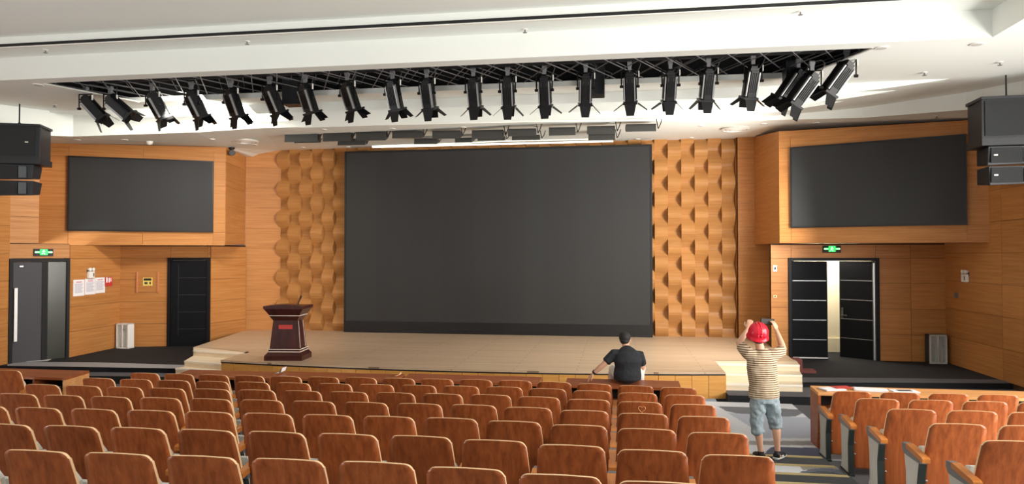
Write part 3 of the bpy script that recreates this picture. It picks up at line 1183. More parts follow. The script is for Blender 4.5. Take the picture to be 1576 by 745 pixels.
# ================================================================== DESKS
def desk(name, label, x0, x1, y0, y1, zt, h0, m_top='desk_wood', ends='desk_wood', parts=3, rz=0.0, skew=0.0):
    o = thing(name, label, 'desk', (x0, y0, 0), rz, 'front desks')
    w, d = x1 - x0, y1 - y0
    t = MB()
    t.hull8([(0, 0, zt - 0.04), (w, 0, zt - 0.04), (w, d, zt + h0 - 0.04), (0, d, zt + h0 - 0.04), (0, 0, zt), (w, 0, zt), (w, d, zt + h0), (0, d, zt + h0)])
    t.build('desk_top', M[m_top], o)
    MB().box(0.03, w - 0.03, d - 0.03, d - 0.005, 0.05, zt + h0 - 0.045).build('front_board', M['desk_wood'], o)
    for xx in (0, w - 0.035):
        e = MB()
        e.prism([(0.0, zt - 0.24), (0.06, 0.1), (0.05, 0), (d, 0), (d, zt + h0 - 0.042), (0, zt - 0.042)], 'x', xx, xx + 0.035)
        e.build('end_panel', M[ends], o)
    MB().box(0.036, w - 0.036, 0.03, d - 0.035, zt - 0.26, zt - 0.235).build('shelf', M['desk_wood'], o)
    MB().box(0.04, w - 0.04, d - 0.06, d - 0.032, zt - 0.23, zt + h0 - 0.05).build('compartment_back', M['soft_dark'], o)
    for i in range(1, parts):
        MB().box(w * i / parts - 0.012, w * i / parts + 0.012, 0.02, d - 0.035, zt - 0.232, zt - 0.042).build('divider', M['desk_wood'], o)
    return o


for i, (x0, x1, dy) in enumerate([(-7.12, -5.46, -0.10), (-5.42, -3.4, -0.02), (-3.36, -1.2, 0.08), (-0.8, 0.9, 0.05)]):
    lab = ['wooden front desk nearest the stage steps and lectern', 'wooden front desk below the lectern side of the big screen', 'wooden front desk below the middle of the big screen', 'wooden front desk with the man in black sitting on it'][i]
    desk('front_desk', lab, x0, x1, 10.42 + dy, 10.85 + dy, 0.755, 0.03)
desk('front_desk', 'long pale orange front desk with papers on its near end, by the aisle', 2.74, 7.0, 10.25, 10.66, 0.79, 0.02, m_top='desk_lit_wood', ends='desk_wood', parts=7)
dl = desk('front_desk', 'dark front desk with a brightly lit orange end panel, near the grey entrance door', -12.2, -8.72, 9.9, 10.42, 0.75, 0.03, parts=6)
for c in dl.children:
    if c.name.startswith('end_panel') and c.bound_box[0][0] > 1:
        c.data.materials[0] = M['desk_lit_wood']  # end facing the light gets its lit tone as colour
        c['label'] = 'brightly lit orange end panel'
# papers and leaflets
def sheet(name, lab, x, y, z, w, d, rz, m='paper', n=3, cat='papers'):
    o = thing(name, lab, cat, (x, y, z), rz)
    for i in range(n):
        q = MB().box(-w / 2, w / 2, -d / 2, d / 2, 0, 0.004).build('sheet', M[m], o)
        q.location = (random.uniform(-.01, .01), random.uniform(-.01, .01), 0.0045 * i)
        q.rotation_euler = (0, 0, random.uniform(-.06, .06))
    return o


o = sheet('paper_pile', 'white papers and a red leaflet on the aisle end of the pale desk', 2.98, 10.45, 0.8, 0.3, 0.22, 0.3, n=4)
q = MB().box(0.05, 0.3, -0.05, 0.12, 0.02, 0.026).build('leaflet', M['red'], o)
sheet('paper_pile', 'blank white sheets in the middle of the papers on the pale desk', 3.5, 10.47, 0.8, 0.42, 0.2, -0.15, n=5)
o = sheet('booklet', 'white booklet with a dark framed picture lying on the pale desk', 3.93, 10.45, 0.8, 0.34, 0.2, 0.08, n=3, cat='booklet')
MB().box(-0.09, 0.1, -0.05, 0.05, 0.0135, 0.0155).build('cover_picture', M['soft_light'], o)
o = thing('paper_sheet', 'curled white sheet standing up at the end of the desk by the lectern', 'papers', (-5.52, 10.62, 0.785))
q = MB()
q.prism([(0, 0), (0.06, 0.0), (0.1, 0.03), (0.12, 0.09), (0.126, 0.09), (0.106, 0.026), (0.064, -0.0), (0.06, -0.0)][:6], 'y', 0, 0.14)
q.build('sheet', M['paper'], o)
o = thing('paper_sheet', 'pale curled sheet at the end of the second front desk', 'papers', (-3.52, 10.65, 0.785))
q = MB()
q.prism([(0, 0), (0.05, 0.0), (0.08, 0.02), (0.09, 0.05), (0.084, 0.05), (0.07, 0.02)], 'y', 0, 0.1)
q.build('sheet', M['seat_edge'], o)
sheet('paper_pile', 'crumpled white papers inside the shelf of the dark front desk', -9.28, 10.12, 0.517, 0.4, 0.2, 0.1, n=6)

# ================================================================== LECTERN
lec = thing('lectern', 'dark red-brown wooden lectern with pale lines and a red name strip', 'lectern', (-6.97, 13.98, STAGE), R(7))


def frustum(b, w0, d0, z0, w1, d1, z1, mi=0, y=0):
    b.hull8([(-w0, y - d0, z0), (w0, y - d0, z0), (w0, y + d0, z0), (-w0, y + d0, z0), (-w1, y - d1, z1), (w1, y - d1, z1), (w1, y + d1, z1), (-w1, y + d1, z1)], mi)


b = MB(); frustum(b, .40, .32, 0, .40, .32, .1); frustum(b, .40, .32, .1, .34, .27, .17)
b.build('base', M['lectern'], lec)
b = MB(); frustum(b, .33, .26, .17, .33, .26, .24)
b.build('plinth', M['lectern'], lec)
for z in (.172, .222):
    b = MB(); frustum(b, .345, .272, z, .345, .272, z + .018)
    b.build('inlay_line', M['lectern_line'], lec)
b = MB(); frustum(b, .31, .245, .24, .255, .2, .83)
b.build('body', M['lectern'], lec)
b = MB(); frustum(b, .255, .2, .83, .32, .26, .93)
b.build('neck', M['lectern'], lec)
b = MB(); frustum(b, .325, .265, .93, .325, .265, .945)
b.build('inlay_line', M['lectern_line'], lec)
b = MB(); frustum(b, .32, .26, .945, .41, .33, 1.08); frustum(b, .42, .34, 1.08, .42, .34, 1.14)
n = 10
b.prism([(-.42 + .84 * i / n, 1.14 + .035 * math.sin(math.pi * i / n)) for i in range(n + 1)], 'y', -.34, .0)
b.build('top', M['lectern'], lec)
b = MB()
for s_ in (-1, 1):
    b.hull8([(.312, s_ * .17 - .008, .25), (.318, s_ * .17 - .008, .25), (.318, s_ * .17 + .008, .25), (.312, s_ * .17 + .008, .25), (.259, s_ * .14 - .008, .82), (.265, s_ * .14 - .008, .82), (.265, s_ * .14 + .008, .82), (.259, s_ * .14 + .008, .82)])
b.build('side_line', M['lectern_line'], lec)
b = MB()
b.hull8([(-.13, -.227, .65), (.16, -.227, .65), (.16, -.2, .65), (-.13, -.2, .65), (-.13, -.222, .74), (.16, -.222, .74), (.16, -.19, .74), (-.13, -.19, .74)])
b.build('name_strip', M['red'], lec)
b = MB(); b.path([(.22, -.05, 1.14), (.23, -.05, 1.2), (.26, -.03, 1.28)], .012, 6); b.bar((.255, -.032, 1.27), (.28, -.02, 1.34), .02, 8)
b.build('microphone', M['black'], lec)

# ================================================================== SPOTLIGHTS AND SLOT
tr = thing('ceiling_truss', 'black slot full of crossing metal lattice bars above the spotlights', 'truss', (-3.3, 12.2, 6.0))
b = MB()
x = -11.4
while x < 4.4:
    for s_ in (1, -1):
        xa, xb = x, x + 1.0
        if s_ < 0:
            xa, xb = xb, xa
        b.bar((xa + 3.3, OY0 + 0.02 - 12.2, -0.02), (xb + 3.3, OY1 + 0.25 - 12.2, -0.02 + 0.0), 0.009, 4)
        b.bar((xa + 3.3 + 0.3, OY0 + 0.02 - 12.2, 0.14), (xb + 3.3 + 0.3, OY1 + 0.25 - 12.2, 0.14), 0.008, 4)
    x += 0.5
o = b.build('lattice', M['truss'], tr)
o['kind'] = 'stuff'
for yy, zz in ((12.2, 0.1), (11.6, 0.2)):
    MB().bar((-7.3, yy - 12.2, zz), (7.5, yy - 12.2, zz), 0.028, 8).build('rail', M['black'], tr)


def spot_meshes():
    Md = {}
    b = MB()
    w, d = 0.105, 0.12
    b.prism([(-w, -d * .6), (-w * .6, -d), (w * .6, -d), (w, -d * .6), (w, d * .6), (w * .6, d), (-w * .6, d), (-w, d * .6)], 'z', -0.44, 0.0)
    for k in (-2, -1, 0, 1, 2):
        b.box(k * .03 - .006, k * .03 + .006, -d - .012, -d, -0.36, -0.03)
    b.box(-w - .012, -w, -.05, .05, -0.4, -0.06)
    b.box(w, w + .012, -.05, .05, -0.4, -0.06)
    Md['housing'] = b.mesh('housing', M['spot_black'])
    b = MB()
    b.box(-w * .98, -w * .8, -d - .004, -d * .72, -0.42, -0.02)
    b.box(w * .72, w * .88, -d - .006, -d * .7, -0.42, -0.02)
    Md['edge_rib'] = b.mesh('edge_rib', M['spot_edge'])
    b = MB()
    b.box(-.07, .07, -.08, .08, 0.0, 0.05)
    b.box(-.05, .05, -.05, .05, 0.05, 0.075)
    Md['rear_cap'] = b.mesh('rear_cap', M['spot_black'])
    b = MB()
    for k in (-.045, 0, .045):
        b.box(k - .01, k + .01, -.125, -.118, -.1, -.04)
    Md['vent'] = b.mesh('vent', M['soft_light'])
    b = MB()
    b.box(-.125, .125, -.14, .14, -0.475, -0.44)
    Md['lens_ring'] = b.mesh('lens_ring', M['spot_black'])
    b = MB()
    h = 0.19
    b.hull8([(-.1, 0, 0), (.1, 0, 0), (.1, .006, 0), (-.1, .006, 0), (-.065, -.05, -h), (.065, -.05, -h), (.065, -.044, -h), (-.065, -.044, -h)])
    Md['barn_door'] = b.mesh('barn_door', M['spot_black'])
    b = MB()
    b.path([(-.14, 0, -.18), (-.145, 0, .1), (.145, 0, .1), (.14, 0, -.18)], .013, 6)
    b.bar((-.17, 0, -.18), (-.11, 0, -.18), .025, 8)
    b.bar((.11, 0, -.18), (.17, 0, -.18), .025, 8)
    Md['yoke'] = b.mesh('yoke', M['spot_black'])
    b = MB()
    b.box(-.03, .03, -.03, .03, .1, .2)
    b.bar((-.04, 0, .22), (.04, 0, .22), .045, 8)
    Md['clamp'] = b.mesh('clamp', M['truss'])
    b = MB()
    b.path([(.1, 0, .02), (.16, -.03, .12), (.19, -.05, .2), (.14, -.03, .26), (.05, 0, .25)], .008, 5)
    Md['cable'] = b.mesh('cable', M['soft_light'])
    b = MB()
    b.box(.15, .165, -.03, .0, -.02, .08)
    Md['tag'] = b.mesh('tag', M['white_plastic'])
    return Md


SM = spot_meshes()


def spotlight(label, top, lean, tilt, yaw=0.0, s=1.0, door=(35, 10, 35, 10)):
    """top: world point of the body's rear end; lean: sideways angle of the beam; tilt: forward angle"""
    t = thing('stage_spotlight', label, 'spotlight', top, 0, 'spotlights in the ceiling slot')
    Rm = Matrix.Rotation(-lean, 4, 'Y') @ Matrix.Rotation(tilt, 4, 'X') @ Matrix.Rotation(yaw, 4, 'Z') @ Matrix.Scale(s, 4)
    h = link('housing', SM['housing'], t)
    h.matrix_basis = Rm
    for nm in ('edge_rib', 'rear_cap', 'vent', 'lens_ring'):
        q = link(nm, SM[nm], h)
    for k in range(4):
        q = link('barn_door', SM['barn_door'], h)
        q.matrix_basis = Matrix.Translation((0, 0, -0.472)) @ Matrix.Rotation(R(90 * k), 4, 'Z') @ Matrix.Translation((0, -.135, 0)) @ Matrix.Rotation(R(-door[k]), 4, 'X')
    link('yoke', SM['yoke'], t)
    link('clamp', SM['clamp'], t)
    link('cable', SM['cable'], t)
    link('tag', SM['tag'], t)
    return t


spots = [(129, 152, 160, 186), (167, 152, 208, 188), (232, 147, 252, 180), (292, 145, 310, 179), (353, 142, 367, 178), (413, 137, 430, 176), (468, 135, 481, 174), (533, 131, 547, 173), (603, 129, 612, 171), (656, 127, 662, 169), (728, 125, 732, 168), (781, 124, 783, 168), (838, 122, 840, 168), (902, 119, 901, 164), (970, 116, 971, 159), (1033, 114, 1030, 156), (1092, 111, 1087, 155), (1161, 107, 1153, 152)]
for i, (xa, ya, xb, yb) in enumerate(spots):
    p, q = ys(xa, ya, 12.2), ys(xb, yb, 12.38)
    lean = math.atan2(q.x - p.x, p.z - q.z)
    spotlight(f'black barn-door spotlight, {ORD[i]} along the slot counted from the lectern side', p, lean, R(20), yaw=-lean * 2.0, door=(random.uniform(2, 10), random.uniform(26, 40), 5, random.uniform(26, 40)))
extra = [(1231, 112, 1203, 152, 'first of the cluster beside the end spotlight, tilted low'), (1252, 117, 1222, 158, 'tilted body in the middle of the crowded cluster'), (1306, 99, 1276, 140, 'last one, hung outside the slot end near the speaker')]
for (xa, ya, xb, yb, lab), Yc in zip(extra, (12.45, 11.85, 11.95)):
    p, q = ys(xa, ya, Yc), ys(xb, yb, Yc + 0.1)
    lean = math.atan2(q.x - p.x, p.z - q.z)
    spotlight('black barn-door spotlight, ' + lab, p, lean, R(14), yaw=R(28), s=1.08, door=(18, 10, 12, 14))
# black equipment boxes hanging among the lamps
for (x0, y0, x1, y1, Y, lab) in ((432, 116, 466, 160, 12.75, 'dark box hanging in the slot behind the sixth spotlight'), (909, 100, 931, 145, 12.6, 'dark box hanging in the slot beside the fourteenth spotlight'), (1212, 90, 1233, 140, 12.6, 'dark box hanging behind the cluster of tilted spotlights')):
    a, c = ys(x0, y1, Y), ys(x1, y0, Y)
    t = thing('slot_speaker', lab, 'speaker', ((a.x + c.x) / 2, Y + 0.15, a.z))
    w, h = (c.x - a.x) / 2, c.z - a.z
    MB().box(-w, w, -0.15, 0.15, 0, h).build('cabinet', M['speaker'], t, bevel=0.01)
    MB().box(-w + .02, w - .02, -0.16, -0.15, 0.02, h - .02).build('grille', M['speaker_grille'], t)
    MB().bar((0, 0, h), (0, 0, h + 0.25), 0.012).build('hanger', M['black'], t)

# ================================================================== STAGE SOFT LIGHTS under the soffit
def soft_light(label, x0, x1, y0, y1, D, group):
    D = 3.05 * F / (394 - y0)
    a, c = at(x0, y1 + 2.5, D), at(x1, y0, D)
    mid = (a + c) / 2
    w = (Vector((a.x, a.y)) - Vector((c.x, c.y))).length / 2
    h = c.z - a.z
    t = thing('soft_light', label, 'lamp', (mid.x, mid.y, c.z), YAW * 0.35, group)
    b = MB()
    b.hull8([(-w, -0.05, -h), (w, -0.05, -h), (w, 0.2, -h * 0.55), (-w, 0.2, -h * 0.55), (-w, -0.03, 0), (w, -0.03, 0), (w, 0.22, 0), (-w, 0.22, 0)])
    b.build('housing', M['soft_light'], t)
    b = MB()
    b.box(-w, w, -0.07, -0.05, -0.02, 0.0)
    b.build('flap', M['soft_dark'], t)
    b = MB()
    b.path([(w + 0.01, 0, 0.12), (w + 0.05, 0, -h * .6), (w + 0.1, 0, 0.0), (w + 0.14, 0, 0.12)], 0.012, 5)
    b.build('bracket', M['soft_dark'], t)
    return t


row1 = [(437, 489, 205, 216), (496, 540, 204, 215), (547, 594, 203, 214), (603, 650, 202, 210), (665, 709, 201, 211), (726, 775, 200, 211), (782, 825, 198, 207), (845, 886, 196, 206), (904, 947, 194, 204), (964, 1010, 191, 200)]
row2 = [(452, 489, 214, 217.5), (519, 562, 215, 221), (637, 673, 213, 219.5), (700, 726, 212, 217), (735, 777, 210, 214), (788, 831, 208, 213), (906, 947, 206.5, 213.5)]
for i, (x0, x1, y0, y1) in enumerate(row1):
    soft_light(f'dark grey soft light, {ORD[i]} from the lectern side, upper row over the big screen', x0, x1, y0, y1, 17.2, 'soft lights over the stage, upper row')
for i, (x0, x1, y0, y1) in enumerate(row2):
    soft_light(f'dark grey soft light, {ORD[i]} from the lectern side, lower row over the big screen', x0, x1, y0, y1, 18.4, 'soft lights over the stage, lower row')

# ================================================================== SPEAKER STACKS
def speakers(label, loc, rz, rod):
    t = thing('hanging_speakers', label, 'speaker', loc, rz)
    w = 0.52
    b = MB()
    b.prism([(-w, -.3), (w, -.3), (w - .04, .35), (-w + .04, .35)], 'z', 0.0, 0.8)
    c = b.build('subwoofer', M['speaker'], t, bevel=0.015)
    MB().box(-w + .05, w - .1, -.32, -.3, .14, .74).build('grille', M['speaker_grille'], c)
    MB().box(w - .28, w - .22, -.326, -.32, .42, .445).build('badge', M['white_plastic'], c)
    b = MB()
    b.box(-w - .01, w + .01, -.34, .3, -.03, .1)
    b.build('bottom_rail', M['speaker'], c)
    MB().box(-w - .01, w + .01, -.34, .3, .77, .82).build('top_rail', M['speaker'], c)
    for k in range(2):
        z1 = -.04 - .345 * k
        b = MB()
        b.hull8([(-w + .1 + .03 * k, -.26, z1 - .33), (w - .16, -.26, z1 - .31), (w - .2, .25, z1 - .26), (-w + .14, .25, z1 - .28), (-w + .1, -.3, z1), (w - .12, -.3, z1), (w - .16, .25, z1), (-w + .14, .25, z1)])
        a = b.build('array_cabinet', M['speaker'], t, bevel=0.012)
        MB().box(-w + .14, .1, -.315, -.29, z1 - .29, z1 - .03).build('grille', M['speaker_grille'], a)
        MB().box(.12, .26, -.31, -.285, z1 - .28, z1 - .04).build('waveguide', M['speaker_grey'], a)
        MB().box(-w + .18, -w + .24, -.32, -.315, z1 - .17, z1 - .145).build('badge', M['white_plastic'], a)
    b = MB()
    b.bar((0, 0, .8), (0, 0, .8 + rod), .014)
    b.bar((-.08, 0, .82), (0, 0, .9), .01)
    b.bar((.08, 0, .82), (0, 0, .9), .01)
    b.build('rod', M['black'], t)
    return t


pR = at(1552, 224, 12.2)
speakers('black hanging speaker stack in front of the wall screen above the double door', (pR.x, pR.y, pR.z), R(-3), 0.45)
pL = at(27, 252, 13.9)
speakers('black hanging speaker stack above the grey entrance door', (pL.x, pL.y, pL.z), R(22), 0.5).scale = (0.93, 0.93, 0.93)

# ================================================================== WALL FITTINGS
def onwall(name, label, cat, px, py, a, b, lift=0.024, group=None):
    p = onplane(px, py, a, b)
    d = Vector((b.x - a.x, b.y - a.y, 0)).normalized()
    n = Vector((d.y, -d.x, 0))
    p = p + n * lift
    return thing(name, label, cat, p, math.atan2(d.y, d.x), group)


def exit_sign(label, px, py, a, b, lift=0.024):
    t = onwall('exit_sign', label, 'sign', px, py, a, b, lift)
    w, h = 0.2, 0.085
    MB().box(-w, w, -.03, 0, -h, h).build('case', M['black'], t)
    q = MB()
    q.box(-.075, .08, -.036, -.03, -.065, .075)
    q.box(-.17, -.07, -.036, -.03, -.02, .03)
    q.box(.075, .17, -.036, -.03, -.02, .03)
    q.build('lit_face', M['green_led'], t)
    # running figure and arrows
    q = MB()
    q.bar((0.0, -.038, .05), (0.0, -.04, .05), .013, 8)
    for s_, e_ in (((0, .035), (-.012, -.005)), ((-.012, -.005), (-.04, -.045)), ((-.012, -.005), (.02, -.025)), ((.02, -.025), (.018, -.055)), ((0, .028), (.03, .012)), ((0, .028), (-.03, .018))):
        q.bar((s_[0], -.038, s_[1]), (e_[0], -.038, e_[1]), .007, 5)
    q.build('running_figure', M['white_led'], t)
    q = MB()
    q.box(-.165, -.09, -.039, -.036, -.004, .014)
    q.box(.09, .165, -.039, -.036, -.004, .014)
    q.prism([(-.165, -.016), (-.165, .026), (-.185, .005)], 'y', -.039, -.036)
    q.prism([(.165, -.016), (.165, .026), (.185, .005)], 'y', -.039, -.036)
    q.build('arrow', M['white_led'], t)
    return t


exit_sign('lit green exit sign on the veneer over the grey entrance door', 66, 388.5, pB, pA)
exit_sign('lit green exit sign on the veneer over the open double door', 1279.5, 383.5, r0, r1)


def emergency_lamp(label, px, py, a, b):
    t = onwall('emergency_lamp', label, 'lamp', px, py, a, b)
    MB().box(-.1, .1, -.07, 0, -.1, .07).build('case', M['white_plastic'], t, bevel=.008)
    MB().box(.04, .075, -.073, -.07, -.06, .03).build('label_plate', M['soft_light'], t)
    for s_ in (-1, 1):
        b_ = MB()
        b_.T = Matrix.Translation((s_ * .06, -.02, .12)) @ Matrix.Rotation(R(90), 4, 'X')
        b_.lathe([(.03, -.03), (.045, .03), (.046, .05), (.03, .055)], 14)
        b_.build('lamp_head', M['white_plastic'], t)
        MB().box(s_ * .06 - .045, s_ * .06 + .045, -.01, .0, .03, .12).build('lamp_mount', M['black'], t)
    return t


emergency_lamp('white twin-head emergency lamp above the three paper notices', 137, 422, pA, p1)
emergency_lamp('white twin-head emergency lamp on the dim wall beside the recess', 1489, 427, r1, rW)
for i, px in enumerate((120.5, 138, 153)):
    t = onwall('wall_notice', f'white printed paper notice, {["nearest the grey entrance door", "in the middle of the three", "nearest the red fire sign"][i]}', 'notice', px, [443, 441, 439][i], pA, p1, group='paper notices by the entrance')
    w, h = .2, .2
    MB().box(-w, w, -.006, 0, -h, h).build('sheet', M['paper'], t)
    q = MB()
    q.box(-.1, .1, -.008, -.006, .13, .155)
    q.build('heading', M['pink_ink'], t)
    q = MB()
    for k in range(8):
        q.box(-.15, .15 - .03 * (k % 3), -.008, -.006, .09 - k * .03, .1 - k * .03)
    q.build('text_lines', M['ink'], t)
t = onwall('fire_sign', 'small red fire equipment sign at the recess corner', 'sign', 166, 433.5, pA, p1)
MB().box(-.16, .16, -.006, 0, -.12, .12).build('plate', M['red'], t)
q = MB()
q.box(-.1, -.04, -.009, -.006, -.02, .1); q.box(-.09, -.05, -.009, -.006, .1, .12)
q.box(.0, .05, -.009, -.006, -.02, .1); q.box(.08, .11, -.009, -.006, .0, .1)
q.build('symbol', M['paper'], t)
t = onwall('wall_panel_box', 'flush veneer cabinet with copper side handles and yellow control plate', 'cabinet', 229, 434, p1, p2)
w, h = .26, .28
MB().box(-w, w, -.02, 0, -h, h).build('door', M['wall_wood'], t)
for s_ in (-1, 1):
    MB().box(s_ * (w + .01) - .016, s_ * (w + .01) + .016, -.045, 0, -h, h).build('handle', M['copper'], t)
q = MB().box(-.12, .12, -.034, -.02, -.1, .12).build('control_plate', M['yellow'], t)
MB().box(-.1, .1, -.038, -.034, .04, .1).build('display', M['black'], q)
MB().box(.05, .085, -.038, -.034, -.06, .0).build('keyhole', M['soft_dark'], q)
MB().box(-.08, .0, -.037, -.034, -.06, .0).build('text_lines', M['soft_light'], q)


def ext_case(label, p, rz, door_rz, inner=True):
    t = thing('extinguisher_cabinet', label, 'cabinet', p, rz)
    w, d, h = .38, .2, .66
    q = MB()
    q.box(-w / 2, -w / 2 + .02, -d, 0, 0, h); q.box(w / 2 - .02, w / 2, -d, 0, 0, h)
    q.box(-w / 2, w / 2, -d, 0, 0, .02); q.box(-w / 2, w / 2, -d, 0, h - .02, h); q.box(-w / 2, w / 2, -.015, 0, 0, h)
    q.build('case', M['white_plastic'] if inner else M['soft_light'], t)
    q = MB()
    q.box(-w / 2, -w / 2 + .035, -d - .02, -d, 0, h); q.box(w / 2 - .035, w / 2, -d - .02, -d, 0, h)
    q.box(-w / 2, w / 2, -d - .02, -d, 0, .035); q.box(-w / 2, w / 2, -d - .02, -d, h - .035, h)
    q.box(-.012, .012, -d - .022, -d, 0, h)
    fr = q.build('door', M['handle'] if inner else M['arm_panel'], t)
    MB().box(-w / 2 + .03, w / 2 - .03, -d - .012, -d - .008, .03, h - .03).build('pane', M['glass'], fr)
    for s_ in (-1, 1):
        b = MB()
        b.lathe([(.055, .02), (.06, .04), (.06, .36), (.03, .42), (.02, .46)], 14, c=(s_ * .085, -.1, 0))
        e = b.build('extinguisher', M['white_plastic'] if inner else M['soft_light'], t)
        b = MB()
        b.box(s_ * .085 - .02, s_ * .085 + .05, -.12, -.08, .46, .5)
        b.build('valve', M['maroon'], e)
    return t


pc = atz(183, 535.5, LAND)
ext_case('white framed glass extinguisher cabinet standing in the lit recess corner', (p1.x + .32, p1.y - .06, LAND), R(-6), 0)
ext_case('grey framed extinguisher cabinet standing in the dim corner by the recess', (r1.x - 0.3, r1.y - 0.06, LAND), R(2), 0, inner=False)
t = onwall('wall_switch', 'small white switch on the wall edge left of the double door', 'switch', 1192, 413, r0, r1)
MB().box(-.045, .045, -.02, 0, -.07, .07).build('plate', M['white_plastic'], t)
MB().box(-.02, .02, -.028, -.02, -.03, .03).build('rocker', M['soft_light'], t)
t = onwall('wall_socket', 'small brass socket below the switch near the double door', 'socket', 1192, 456, r0, r1)
MB().box(-.04, .04, -.02, 0, -.03, .03).build('plate', M['gold'], t)
MB().box(-.02, .015, -.024, -.02, -.015, .012).build('insert', M['soft_dark'], t)
t = onwall('wall_socket', 'tiny pale twin socket plate on the dim wall under the emergency lamp', 'socket', 1473, 454, r1, rW)
for s_ in (-1, 1):
    MB().box(s_ * .05 - .03, s_ * .05 + .03, -.012, 0, -.06, .06).build('plate', M['truss'], t)
# small dark red box on the landing steps beside the stage stair
pm = atz(1240, 583, 0.127)
t = thing('low_box', 'low dull red block on the dark steps beside the stage stair', 'box', (pm.x, pm.y + 0.12, 0.128))
MB().box(-.17, .22, 0, .3, 0, .16).build('lower_block', M['maroon'], t)
MB().box(-.22, -.04, .05, .35, .16, .38).build('upper_block', M['maroon'], t)
# mat by the entrance
t = thing('door_mat', 'pale grey mat on the landing at the grey entrance door', 'mat', (0, 0, 0))
q = MB()
q.prism([(p.x, p.y) for p in (atz(38, 556.5, LAND + .006), atz(62, 552, LAND + .006), atz(86, 550.2, LAND + .006), atz(75, 555.5, LAND + .006))][::1], 'z', LAND + .007, LAND + .014)
q.build('pile', M['arm_panel'], t)

# ================================================================== CEILING FITTINGS
def downlight(label, p, r=0.075):
    t = thing('downlight', label, 'lamp', p, 0, 'recessed downlights')
    MB().lathe([(r, -.012), (r, 0.0)], 16).build('ring', M['white_plastic'], t)
    MB().lathe([(r * .7, -.016), (r * .7, -.011)], 16).build('lens', M['arm_panel'], t)


def sprinkler(label, p):
    t = thing('sprinkler', label, 'sprinkler', p, 0, 'ceiling sprinklers')
    MB().lathe([(.045, -.012), (.045, 0)], 12).build('rose', M['white_plastic'], t)
    b = MB()
    b.bar((0, 0, -.05), (0, 0, -.01), .012, 6)
    b.lathe([(.035, -.055), (.035, -.05)], 10)
    b.build('head', M['truss'], t)


def soff(px, py):
    """point of the soffit seen at the pixel"""
    dirv = at(px, py, 1) - Vector((0, 0, EYE))
    ok, loc, nrm, idx = soffit.ray_cast(Vector((0, 0, EYE)), dirv.normalized())
    return loc


DL = [(117, 214.5, 'first from the entrance side'), (190, 214.5, 'second from the entrance side'), (325, 213.5, 'beside the round air vent near the security camera'), (391, 222, 'near the security camera corner'), (497, 198.5, 'over the lectern end of the soft lights'), (603, 197, 'over the third soft light'), (713, 195, 'over the fifth soft light'), (825, 192.5, 'over the seventh soft light'), (943, 188, 'over the ninth soft light'), (1080, 193, 'first on the double door side of the soft lights'), (1177, 190, 'second on the double door side of the soft lights'), (465, 226, 'in front of the wavy wall, lectern side'), (535, 225.5, 'in front of the big screen corner, lectern side'), (982, 213.5, 'in front of the big screen corner, double door side'), (1064, 211.5, 'in front of the wavy wall, double door side'), (1258, 188, 'over the box above the double door')]
bpy.context.view_layer.update()
for px, py, lab in DL:
    p = soff(px, py)
    if p:
        downlight('small round downlight in the soffit, ' + lab, p + Vector((0, 0, -.002)))
for px, py, lab in ((55, 129, 'at the lectern end of the spotlight slot'), (1360, 71.5, 'at the double door end of the spotlight slot'), (1508, 65.5, 'above the speaker stack beside the ceiling edge')):
    p = atz(px, py, CEIL)
    downlight('small round downlight in the white ceiling ' + lab, p + Vector((0, 0, -.002)), 0.1)
for px, py, z, lab in ((66, 75, 6.29, 'first from the entrance side'), (378, 61.5, 6.29, 'second from the entrance side'), (808, 43, 6.29, 'third from the entrance side'), (1235, 15, 6.29, 'last before the ceiling corner')):
    sprinkler('small pendant sprinkler in the ceiling tray, ' + lab, atz(px, py, z))
sprinkler('small pendant sprinkler in the ceiling above the speaker stack by the double door', atz(1543, 94, CEIL))
sprinkler('small pale sprinkler in the ceiling strip above the entrance-side speakers', atz(81, 160, CEIL))
sprinkler('faint sprinkler in the ceiling between slot end and speaker stack', atz(1426, 110, CEIL))
p = soff(1444, 177)
if p:
    sprinkler('small sprinkler in the soffit above the screen over the double door', p)
p = soff(228, 217)
if p:
    t = thing('smoke_detector', 'white dome smoke detector in the soffit above the entrance-side screen', 'detector', p)
    MB().lathe([(.02, -.09), (.06, -.07), (.08, -.03), (.085, 0)], 16).build('dome', M['white_plastic'], t, smooth=True)
for px, py, lab in ((376, 215.5, 'near the security camera'), (1133, 196.5, 'above the right-hand end of the wavy wall'.replace('right-hand end', 'double door end'))):
    p = soff(px, py)
    if p:
        t = thing('air_vent', 'round white ceiling air vent ' + lab, 'vent', p + Vector((0, 0, -.004)))
        for k, r_ in enumerate((.34, .25, .16)):
            MB().lathe([(r_, -.03 - .01 * k), (r_ - .05, -.045 - .01 * k), (r_ - .055, -.02), (r_, -.0)], 28).build('ring', M['white_plastic'], t)
p = soff(355, 226.5)
if p:
    t = thing('security_camera', 'small black security camera under the soffit corner above the screen', 'camera', p)
    t.scale = (1.5, 1.5, 1.3)
    MB().lathe([(.05, -.04), (.06, 0)], 12).build('mount', M['black'], t)
    q = MB(); q.bar((-.05, .1, -.1), (.1, -.14, -.14), .05, 10); q.bar((.1, -.14, -.14), (.12, -.17, -.145), .056, 10)
    q.build('body', M['black_gloss'], t)
    q = MB(); q.bar((0, 0, -.1), (0, 0, -.03), .02)
    q.build('arm', M['black'], t)
    q = MB(); q.lathe([(.05, -.16), (.07, -.12), (.07, -.08), (.02, -.06)], 12, c=(-.15, 0, 0))
    q.build('second_body', M['black'], t)


